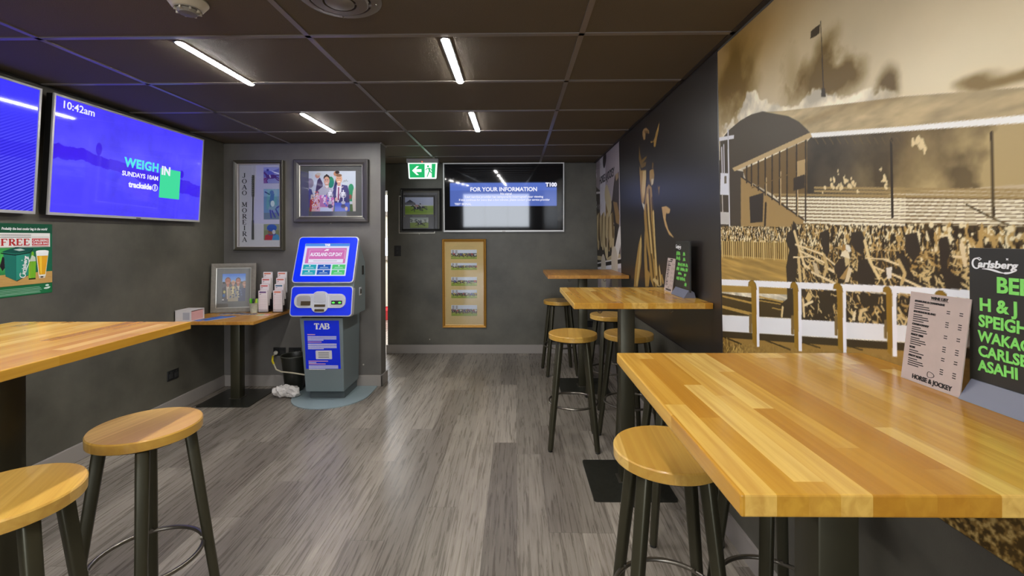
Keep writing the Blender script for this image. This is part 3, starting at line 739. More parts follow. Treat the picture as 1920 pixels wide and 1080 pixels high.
('p',(60,49,30),1,[(-1.623,1.422),(-1.518,1.399),(-1.288,1.402),(-1.062,1.401),(-0.886,1.396),(-0.556,1.38),(-0.557,1.221),(-0.888,1.253),(-0.993,1.265),(-1.648,1.225),(-1.652,1.278),(-1.631,1.336)]),
('crowd',[(-1.616,1.43),(-1.148,1.411),(-1.149,1.35),(-1.619,1.351)],2200,0.0055,11),
('crowd',[(-1.148,1.416),(-0.886,1.404),(-0.556,1.386),(-0.557,1.285),(-0.887,1.347),(-1.149,1.35)],1700,0.009,12),
('l',(150,118,60),1,0.0049,[(-1.52,1.353),(-1.518,1.301)]),
('l',(150,118,60),1,0.0047,[(-1.496,1.352),(-1.494,1.301)]),
('l',(150,118,60),1,0.0046,[(-1.472,1.351),(-1.471,1.301)]),
('l',(150,118,60),1,0.0045,[(-1.449,1.355),(-1.448,1.302)]),
('l',(150,118,60),1,0.0043,[(-1.427,1.353),(-1.426,1.302)]),
('l',(150,118,60),1,0.0042,[(-1.406,1.352),(-1.405,1.302)]),
('l',(150,118,60),1,0.0041,[(-1.385,1.356),(-1.385,1.302)]),
('l',(150,118,60),1,0.004,[(-1.365,1.355),(-1.365,1.303)]),
('l',(150,118,60),1,0.0039,[(-1.346,1.354),(-1.345,1.303)]),
('l',(150,118,60),1,0.0038,[(-1.327,1.357),(-1.326,1.303)]),
('l',(150,118,60),1,0.0037,[(-1.309,1.356),(-1.308,1.303)]),
('l',(150,118,60),1,0.0036,[(-1.291,1.355),(-1.29,1.303)]),
('l',(150,118,60),1,0.0035,[(-1.273,1.358),(-1.273,1.304)]),
('l',(150,118,60),1,0.0034,[(-1.256,1.357),(-1.256,1.304)]),
('l',(150,118,60),1,0.0033,[(-1.24,1.356),(-1.239,1.304)]),
('l',(150,118,60),1,0.0032,[(-1.224,1.359),(-1.223,1.304)]),
('l',(150,118,60),1,0.0031,[(-1.208,1.358),(-1.208,1.304)]),
('l',(150,118,60),1,0.003,[(-1.193,1.357),(-1.192,1.304)]),
('l',(150,118,60),1,0.003,[(-1.178,1.36),(-1.177,1.305)]),
('l',(150,118,60),1,0.0029,[(-1.163,1.359),(-1.163,1.305)]),
('l',(150,118,60),1,0.0028,[(-1.149,1.358),(-1.149,1.305)]),
('l',(150,118,60),1,0.0028,[(-1.135,1.361),(-1.135,1.305)]),
('l',(150,118,60),1,0.0027,[(-1.122,1.36),(-1.122,1.305)]),
('l',(150,118,60),1,0.0026,[(-1.109,1.359),(-1.109,1.305)]),
('l',(150,118,60),1,0.0026,[(-1.096,1.362),(-1.096,1.306)]),
('l',(150,118,60),1,0.0025,[(-1.083,1.361),(-1.083,1.306)]),
('l',(150,118,60),1,0.0025,[(-1.071,1.36),(-1.071,1.306)]),
('l',(150,118,60),1,0.0024,[(-1.059,1.362),(-1.059,1.306)]),
('l',(150,118,60),1,0.0024,[(-1.047,1.361),(-1.047,1.306)]),
('l',(150,118,60),1,0.0023,[(-1.036,1.36),(-1.036,1.306)]),
('l',(150,118,60),1,0.0023,[(-1.025,1.363),(-1.025,1.306)]),
('l',(150,118,60),1,0.0022,[(-1.014,1.362),(-1.014,1.307)]),
('l',(150,118,60),1,0.0022,[(-1.003,1.361),(-1.003,1.307)]),
('l',(150,118,60),1,0.0021,[(-0.993,1.364),(-0.993,1.307)]),
('l',(190,158,100),1,0.0042,[(-1.606,1.352),(-1.418,1.352)]),
('l',(190,158,100),1,0.0036,[(-1.418,1.352),(-1.149,1.35)]),
('l',(190,158,100),1,0.003,[(-1.149,1.35),(-0.994,1.348)]),
('limbs',[(-1.619,1.351),(-1.418,1.349),(-1.15,1.339),(-0.994,1.334),(-0.995,1.272),(-1.151,1.265),(-1.635,1.234)],620,0.03,0.0055,5),
('p',(58,48,34),1,[(-1.648,1.225),(-1.652,1.278),(-1.628,1.336),(-1.65,1.37),(-1.642,1.4),(-1.617,1.407),(-1.604,1.441),(-1.589,1.429),(-1.576,1.37),(-1.583,1.326),(-1.598,1.23)]),
('p',(58,48,34),1,[(-1.466,1.398),(-1.426,1.408),(-1.423,1.342),(-1.438,1.312),(-1.452,1.341)]),
('p',(58,48,34),1,[(-1.328,1.397),(-1.291,1.402),(-1.277,1.373),(-1.289,1.334),(-1.317,1.345),(-1.335,1.372)]),
('p',(58,48,34),1,[(-1.313,1.27),(-1.305,1.318),(-1.274,1.326),(-1.249,1.287),(-1.246,1.254),(-1.307,1.25)]),
('p',(58,48,34),1,[(-1.401,1.294),(-1.373,1.302),(-1.335,1.28),(-1.349,1.248),(-1.384,1.251)]),
('p',(58,48,34),1,[(-1.149,1.39),(-1.115,1.395),(-1.105,1.351),(-1.126,1.322),(-1.149,1.35)]),
('p',(58,48,34),1,[(-1.058,1.379),(-1.037,1.387),(-1.03,1.353),(-1.043,1.317),(-1.014,1.296),(-1.0,1.268),(-1.044,1.268),(-1.057,1.326)]),
('p',(58,48,34),1,[(-1.181,1.349),(-1.15,1.339),(-1.127,1.281),(-1.092,1.269),(-1.151,1.265)]),
('l',(226,200,146),1,0.0132,[(-1.599,1.403),(-1.571,1.338)]),
('l',(226,200,146),1,0.0126,[(-1.571,1.338),(-1.544,1.285)]),
('l',(232,208,152),1,0.011,[(-1.28,1.373),(-1.263,1.318)]),
('l',(232,208,152),1,0.0103,[(-1.263,1.318),(-1.234,1.276)]),
('l',(214,186,128),1,0.0155,[(-1.578,1.308),(-1.571,1.238)]),
('l',(214,186,128),1,0.0117,[(-1.553,1.276),(-1.548,1.237)]),
('l',(236,214,166),1,0.0066,[(-1.594,1.359),(-1.448,1.328)]),
('l',(236,214,166),1,0.0067,[(-1.571,1.338),(-1.439,1.302)]),
('l',(236,214,166),1,0.0055,[(-1.607,1.314),(-1.521,1.32)]),
('l',(236,214,166),1,0.0075,[(-1.511,1.27),(-1.395,1.243)]),
('l',(236,214,166),1,0.008,[(-1.555,1.295),(-1.522,1.281)]),
('l',(236,214,166),1,0.0059,[(-1.455,1.328),(-1.396,1.298)]),
('l',(236,214,166),1,0.0047,[(-1.278,1.326),(-1.202,1.326)]),
('l',(236,214,166),1,0.0061,[(-1.216,1.326),(-1.158,1.311)]),
('l',(236,214,166),1,0.0062,[(-1.189,1.289),(-1.099,1.262)]),
('l',(236,214,166),1,0.0055,[(-1.248,1.304),(-1.216,1.295)]),
('l',(236,214,166),1,0.0063,[(-1.025,1.342),(-0.994,1.338)]),
('l',(236,214,166),1,0.008,[(-1.444,1.291),(-1.406,1.279)]),
('l',(206,178,120),1,0.0139,[(-1.448,1.325),(-1.436,1.292)]),
('l',(206,178,120),1,0.0137,[(-1.436,1.292),(-1.449,1.266)]),
('l',(206,178,120),1,0.01,[(-1.169,1.325),(-1.151,1.294)]),
('l',(206,178,120),1,0.0101,[(-1.151,1.294),(-1.161,1.269)]),
('p',(232,224,210),1,[(-1.209,1.304),(-1.189,1.308),(-1.193,1.277),(-1.206,1.276)]),
('p',(210,190,150),1,[(-1.505,1.305),(-1.484,1.299),(-1.47,1.263),(-1.495,1.267)]),
('p',(176,142,84),1,[(-1.352,1.293),(-1.339,1.298),(-1.361,1.259),(-1.383,1.26)]),
('p',(226,206,166),1,[(-1.343,1.298),(-1.329,1.293),(-1.344,1.254),(-1.362,1.25)]),
('p',(62,50,36),1,[(-1.405,1.294),(-1.382,1.319),(-1.351,1.325),(-1.343,1.301),(-1.379,1.264),(-1.401,1.275)]),
('p',(212,188,134),1,[(-1.36,1.325),(-1.342,1.329),(-1.339,1.307),(-1.356,1.297)]),
('p',(170,128,64),1,[(-1.372,1.347),(-1.363,1.366),(-1.352,1.353),(-1.355,1.344)]),
('p',(236,222,188),1,[(-1.377,1.327),(-1.37,1.34),(-1.355,1.347),(-1.342,1.341),(-1.336,1.32),(-1.355,1.325)]),
('p',(236,230,212),1,[(-1.352,1.363),(-1.337,1.36),(-1.331,1.342),(-1.342,1.341),(-1.355,1.35)]),
('p',(232,212,170),1,[(-1.008,1.382),(-0.998,1.366),(-0.993,1.32),(-1.002,1.32),(-1.01,1.363)]),
('l',(238,222,180),1,0.0044,[(-1.055,1.385),(-1.039,1.388)]),
('l',(238,222,180),1,0.0044,[(-1.039,1.388),(-1.024,1.379)]),
('p',(170,136,64),1,[(-2.175,1.154),(-1.642,1.199),(-1.649,1.179),(-2.176,1.127)]),
('p',(72,58,30),1,[(-2.176,1.121),(-1.893,1.136),(-1.582,1.162),(-1.584,1.105),(-2.18,1.018)]),
('l',(186,150,76),1,0.0084,[(-2.16,1.108),(-1.894,1.114)]),
('l',(186,150,76),1,0.0136,[(-2.162,1.058),(-1.896,1.068)]),
('l',(186,150,76),1,0.0067,[(-1.84,1.147),(-1.606,1.151)]),
('l',(186,150,76),1,0.004,[(-1.84,1.132),(-1.613,1.143)]),
('l',(186,150,76),1,0.0039,[(-1.746,1.117),(-1.613,1.121)]),
('p',(60,50,32),1,[(-1.648,1.206),(-1.566,1.211),(-0.995,1.249),(-0.557,1.259),(-0.558,1.183),(-0.997,1.148),(-1.154,1.157),(-1.584,1.1),(-1.678,1.098),(-1.69,1.139),(-1.649,1.164)]),
('limbs',[(-1.566,1.202),(-1.218,1.227),(-1.219,1.16),(-1.569,1.117)],240,0.024,0.0055,9),
('limbs',[(-1.178,1.227),(-0.995,1.245),(-0.595,1.251),(-0.596,1.196),(-1.179,1.159)],380,0.032,0.007,10),
('p',(60,50,32),1,[(-1.481,1.212),(-1.422,1.214),(-1.409,1.156),(-1.46,1.132),(-1.472,1.171)]),
('p',(60,50,32),1,[(-1.292,1.222),(-1.236,1.225),(-1.254,1.195),(-1.281,1.199)]),
('l',(226,200,146),1,0.0119,[(-1.558,1.173),(-1.554,1.119)]),
('l',(236,216,170),1,0.0087,[(-1.553,1.155),(-1.509,1.174)]),
('p',(214,184,120),1,[(-1.547,1.178),(-1.529,1.205),(-1.508,1.19),(-1.525,1.17)]),
('p',(236,218,176),1,[(-1.327,1.169),(-1.317,1.178),(-1.322,1.144),(-1.334,1.145)]),
('l',(222,196,140),1,0.0115,[(-1.305,1.153),(-1.297,1.178)]),
('l',(222,196,140),1,0.0094,[(-1.297,1.178),(-1.281,1.184)]),
('l',(222,196,140),1,0.0116,[(-1.677,1.129),(-1.684,1.097)]),
('p',(236,236,238),1,[(-2.186,1.015),(-1.153,1.165),(-0.992,1.189),(-0.329,1.284),(-0.329,1.248),(-0.993,1.149),(-1.154,1.123),(-2.189,0.94)]),
('p',(243,243,246),1,[(-2.179,1.186),(-1.151,1.262),(-0.991,1.271),(-0.329,1.31),(-0.329,1.278),(-0.991,1.252),(-1.152,1.244),(-2.18,1.158)]),
('p',(66,54,30),1,[(-2.189,0.939),(-1.154,1.121),(-0.993,1.147),(-0.524,1.229),(-0.524,1.213),(-0.994,1.124),(-1.155,1.101),(-2.19,0.909)]),
('p',(160,126,62),1,[(-2.19,0.909),(-1.155,1.101),(-0.994,1.124),(-0.329,1.241),(-0.331,0.992),(-0.898,0.708),(-1.111,0.719),(-2.196,0.761)]),
('l',(64,52,24),1,0.0076,[(-2.151,0.918),(-1.99,0.923)]),
('l',(64,52,24),1,0.0058,[(-1.833,0.983),(-1.636,0.986)]),
('l',(64,52,24),1,0.0048,[(-1.568,1.028),(-1.476,1.031)]),
('l',(64,52,24),1,0.0039,[(-1.353,1.066),(-1.296,1.068)]),
('grass',[(-2.191,0.889),(-1.155,1.086),(-0.909,1.127),(-0.329,1.237),(-0.331,0.992),(-0.898,0.708),(-1.111,0.719),(-2.197,0.735)]),
('p',(128,104,60),1,[(-1.919,1.066),(-1.896,1.07),(-1.899,0.99),(-1.922,0.988)]),
('p',(152,116,34),1,[(-1.921,1.181),(-1.916,1.197),(-1.899,1.206),(-1.881,1.207),(-1.863,1.196),(-1.856,1.175),(-1.86,0.942),(-1.896,0.952),(-1.898,1.14),(-1.9,1.181)]),
('p',(244,243,248),1,[(-1.858,1.186),(-1.838,1.186),(-1.842,0.947),(-1.862,0.942)]),
('l',(120,92,24),1,0.005,[(-1.921,1.181),(-1.916,1.197)]),
('l',(120,92,24),1,0.0039,[(-1.916,1.197),(-1.899,1.206)]),
('l',(120,92,24),1,0.0029,[(-1.899,1.206),(-1.881,1.207)]),
('l',(120,92,24),1,0.004,[(-1.881,1.207),(-1.863,1.196)]),
('l',(120,92,24),1,0.0046,[(-1.863,1.196),(-1.856,1.175)]),
('p',(128,104,60),1,[(-1.627,1.109),(-1.61,1.112),(-1.612,1.044),(-1.629,1.043)]),
('p',(152,116,34),1,[(-1.628,1.206),(-1.624,1.22),(-1.613,1.228),(-1.6,1.228),(-1.588,1.218),(-1.583,1.2),(-1.586,0.993),(-1.611,1.002),(-1.612,1.171),(-1.614,1.206)]),
('p',(244,243,248),1,[(-1.584,1.209),(-1.566,1.21),(-1.569,0.997),(-1.588,0.993)]),
('l',(120,92,24),1,0.0036,[(-1.628,1.206),(-1.624,1.22)]),
('l',(120,92,24),1,0.003,[(-1.624,1.22),(-1.613,1.228)]),
('l',(120,92,24),1,0.0024,[(-1.613,1.228),(-1.6,1.228)]),
('l',(120,92,24),1,0.003,[(-1.6,1.228),(-1.588,1.218)]),
('l',(120,92,24),1,0.0034,[(-1.588,1.218),(-1.583,1.2)]),
('p',(128,104,60),1,[(-1.406,1.143),(-1.393,1.145),(-1.395,1.087),(-1.407,1.086)]),
('p',(152,116,34),1,[(-1.409,1.227),(-1.406,1.239),(-1.395,1.245),(-1.384,1.246),(-1.373,1.237),(-1.369,1.222),(-1.371,1.042),(-1.393,1.049),(-1.394,1.197),(-1.396,1.227)]),
('p',(244,243,248),1,[(-1.37,1.23),(-1.356,1.23),(-1.358,1.045),(-1.372,1.041)]),
('l',(120,92,24),1,0.0027,[(-1.409,1.227),(-1.406,1.239)]),
('l',(120,92,24),1,0.0023,[(-1.406,1.239),(-1.395,1.245)]),
('l',(120,92,24),1,0.002,[(-1.395,1.245),(-1.384,1.246)]),
('l',(120,92,24),1,0.0023,[(-1.384,1.246),(-1.373,1.237)]),
('l',(120,92,24),1,0.0025,[(-1.373,1.237),(-1.369,1.222)]),
('p',(128,104,60),1,[(-1.218,1.167),(-1.209,1.169),(-1.21,1.118),(-1.22,1.118)]),
('p',(152,116,34),1,[(-1.22,1.24),(-1.218,1.25),(-1.211,1.255),(-1.202,1.256),(-1.194,1.248),(-1.191,1.235),(-1.192,1.077),(-1.209,1.084),(-1.21,1.213),(-1.211,1.239)]),
('p',(244,243,248),1,[(-1.191,1.242),(-1.177,1.242),(-1.179,1.08),(-1.193,1.077)]),
('l',(120,92,24),1,0.0021,[(-1.22,1.24),(-1.218,1.25)]),
('l',(120,92,24),1,0.0019,[(-1.218,1.25),(-1.211,1.255)]),
('l',(120,92,24),1,0.0017,[(-1.211,1.255),(-1.202,1.256)]),
('l',(120,92,24),1,0.0019,[(-1.202,1.256),(-1.194,1.248)]),
('l',(120,92,24),1,0.002,[(-1.194,1.248),(-1.191,1.235)]),
('p',(128,104,60),1,[(-1.066,1.184),(-1.059,1.186),(-1.06,1.142),(-1.067,1.141)]),
('p',(152,116,34),1,[(-1.071,1.248),(-1.069,1.256),(-1.061,1.262),(-1.052,1.262),(-1.043,1.256),(-1.04,1.244),(-1.041,1.09),(-1.059,1.094),(-1.059,1.225),(-1.06,1.248)]),
('p',(244,243,248),1,[(-1.04,1.25),(-1.028,1.251),(-1.03,1.093),(-1.042,1.089)]),
('l',(120,92,24),1,0.0016,[(-1.071,1.248),(-1.069,1.256)]),
('l',(120,92,24),1,0.0015,[(-1.069,1.256),(-1.061,1.262)]),
('l',(120,92,24),1,0.0015,[(-1.061,1.262),(-1.052,1.262)]),
('l',(120,92,24),1,0.0015,[(-1.052,1.262),(-1.043,1.256)]),
('l',(120,92,24),1,0.0015,[(-1.043,1.256),(-1.04,1.244)]),
('p',(128,104,60),1,[(-0.917,1.201),(-0.912,1.202),(-0.913,1.164),(-0.918,1.164)]),
('p',(152,116,34),1,[(-0.923,1.255),(-0.921,1.262),(-0.914,1.267),(-0.905,1.268),(-0.897,1.262),(-0.894,1.253),(-0.896,1.1),(-0.913,1.103),(-0.912,1.235),(-0.913,1.255)]),
('p',(244,243,248),1,[(-0.894,1.258),(-0.883,1.258),(-0.885,1.104),(-0.896,1.1)]),
('l',(120,92,24),1,0.0012,[(-0.923,1.255),(-0.921,1.262)]),
('l',(120,92,24),1,0.0012,[(-0.921,1.262),(-0.914,1.267)]),
('l',(120,92,24),1,0.0012,[(-0.914,1.267),(-0.905,1.268)]),
('l',(120,92,24),1,0.0012,[(-0.905,1.268),(-0.897,1.262)]),
('l',(120,92,24),1,0.0012,[(-0.897,1.262),(-0.894,1.253)]),
('p',(128,104,60),1,[(-0.766,1.219),(-0.762,1.22),(-0.763,1.188),(-0.766,1.188)]),
('p',(152,116,34),1,[(-0.773,1.263),(-0.771,1.27),(-0.764,1.274),(-0.756,1.275),(-0.748,1.271),(-0.745,1.263),(-0.747,1.079),(-0.764,1.08),(-0.763,1.248),(-0.763,1.264)]),
('p',(244,243,248),1,[(-0.745,1.267),(-0.735,1.268),(-0.737,1.084),(-0.747,1.079)]),
('l',(120,92,24),1,0.0009,[(-0.773,1.263),(-0.771,1.27)]),
('l',(120,92,24),1,0.001,[(-0.771,1.27),(-0.764,1.274)]),
('l',(120,92,24),1,0.001,[(-0.764,1.274),(-0.756,1.275)]),
('l',(120,92,24),1,0.001,[(-0.756,1.275),(-0.748,1.271)]),
('l',(120,92,24),1,0.0009,[(-0.748,1.271),(-0.745,1.263)]),
('p',(128,104,60),1,[(-0.618,1.237),(-0.616,1.238),(-0.616,1.212),(-0.618,1.212)]),
('p',(152,116,34),1,[(-0.625,1.272),(-0.624,1.278),(-0.617,1.281),(-0.61,1.282),(-0.603,1.279),(-0.6,1.273),(-0.602,1.071),(-0.617,1.068),(-0.616,1.26),(-0.616,1.273)]),
('p',(244,243,248),1,[(-0.601,1.276),(-0.591,1.277),(-0.592,1.076),(-0.603,1.07)]),
('l',(120,92,24),1,0.0007,[(-0.625,1.272),(-0.624,1.278)]),
('l',(120,92,24),1,0.0008,[(-0.624,1.278),(-0.617,1.281)]),
('l',(120,92,24),1,0.0008,[(-0.617,1.281),(-0.61,1.282)]),
('l',(120,92,24),1,0.0007,[(-0.61,1.282),(-0.603,1.279)]),
('l',(120,92,24),1,0.0006,[(-0.603,1.279),(-0.6,1.273)]),
('tufts',[(-2.192,0.863),(-1.156,1.057),(-1.125,1.094),(-2.191,0.889)]),
]
RIDER=[
('p',(176,140,90),1,[(-3.451,2.175),(-3.423,2.186),(-3.354,2.18),(-3.289,2.145),(-3.282,2.12),(-3.323,2.134),(-3.373,2.143),(-3.385,2.102),(-3.428,2.108),(-3.453,2.148)]),
('p',(120,90,52),1,[(-3.406,2.172),(-3.305,2.149),(-3.298,2.13),(-3.39,2.147)]),
('p',(168,132,66),1,[(-3.044,2.152),(-3.069,2.094),(-3.108,2.049),(-3.148,1.998),(-3.185,2.009),(-3.176,2.04),(-3.246,2.048),(-3.261,2.063),(-3.191,2.046),(-3.151,2.069),(-3.112,2.106)]),
('p',(120,92,40),1,[(-3.549,2.097),(-3.534,2.037),(-3.492,1.968),(-3.35,1.976),(-3.359,1.96),(-3.475,1.942),(-3.361,1.934),(-3.388,1.909),(-3.487,1.906),(-3.514,1.918),(-3.566,1.991)]),
('p',(168,132,66),1,[(-3.551,1.936),(-3.516,1.893),(-3.373,1.877),(-3.377,1.811),(-3.411,1.691),(-3.459,1.644),(-3.505,1.64),(-3.536,1.728),(-3.548,1.832)]),
('p',(206,178,118),1,[(-3.461,1.882),(-3.382,1.873),(-3.386,1.812),(-3.418,1.716),(-3.475,1.671),(-3.498,1.737)]),
('p',(168,132,66),1,[(-3.29,1.86),(-3.195,1.857),(-3.182,1.809),(-3.209,1.754),(-3.256,1.748),(-3.294,1.8)]),
('p',(214,200,170),1,[(-3.254,1.795),(-3.191,1.789),(-3.216,1.755),(-3.248,1.752)]),
('p',(120,92,40),1,[(-3.223,1.909),(-3.192,1.897),(-3.202,1.863),(-3.233,1.868)]),
('p',(210,205,190),1,[(-3.504,1.648),(-3.424,1.627),(-3.392,1.577),(-3.436,1.575),(-3.479,1.613)]),
('p',(120,92,40),1,[(-3.119,1.744),(-3.098,1.719),(-3.062,1.726),(-3.087,1.661),(-3.099,1.696)]),
('p',(168,132,66),1,[(-3.373,1.749),(-3.312,1.766),(-3.249,1.735),(-3.231,1.651),(-3.207,1.532),(-3.186,1.368),(-3.158,1.207),(-3.135,1.094),(-3.16,1.045),(-3.252,1.035),(-3.314,1.077),(-3.353,1.245),(-3.423,1.367),(-3.455,1.568)]),
('l',(92,68,26),1,0.0386,[(-3.381,1.614),(-3.35,1.44)]),
('l',(92,68,26),1,0.0362,[(-3.35,1.44),(-3.266,1.201)]),
('l',(92,68,26),1,0.0355,[(-3.266,1.201),(-3.228,1.05)]),
('l',(92,68,26),1,0.0377,[(-3.307,1.717),(-3.287,1.511)]),
('l',(92,68,26),1,0.0357,[(-3.287,1.511),(-3.224,1.25)]),
('l',(92,68,26),1,0.0357,[(-3.246,1.652),(-3.212,1.438)]),
('l',(92,68,26),1,0.0355,[(-3.212,1.438),(-3.188,1.205)]),
('l',(92,68,26),1,0.0344,[(-3.188,1.205),(-3.165,1.079)]),
('l',(208,178,112),1,0.0384,[(-3.351,1.685),(-3.328,1.513)]),
('l',(208,178,112),1,0.0369,[(-3.328,1.513),(-3.277,1.284)]),
('l',(208,178,112),1,0.0356,[(-3.221,1.556),(-3.196,1.321)]),
('l',(208,178,112),1,0.0352,[(-3.196,1.321),(-3.177,1.136)]),
('p',(168,132,66),1,[(-3.445,1.442),(-3.409,1.317),(-3.385,1.145),(-3.319,1.125),(-3.367,1.023),(-3.455,1.014),(-3.467,1.24)]),
('p',(168,132,66),1,[(-3.538,1.411),(-3.526,1.315),(-3.554,1.185),(-3.664,0.991),(-3.789,0.978),(-3.736,1.133),(-3.621,1.326)]),
('l',(206,178,112),1,0.035,[(-3.551,1.366),(-3.611,1.181)]),
('l',(206,178,112),1,0.0353,[(-3.611,1.181),(-3.692,1.015)]),
('p',(206,178,118),1,[(-3.107,1.204),(-3.081,1.144),(-3.065,1.067),(-3.123,1.049),(-3.273,1.081),(-3.233,1.102),(-3.15,1.092)]),
('l',(90,68,26),1,0.0334,[(-3.13,1.174),(-3.114,1.073)]),
('l',(168,132,66),1,0.0342,[(-3.061,1.123),(-3.035,1.092)]),
('p',(196,160,106),1,[(-3.035,1.583),(-2.948,1.584),(-2.866,1.56),(-2.886,1.534),(-2.95,1.537),(-2.959,1.498),(-2.911,1.433),(-2.804,1.378),(-2.9,1.401),(-2.974,1.46),(-3.011,1.52)]),
]
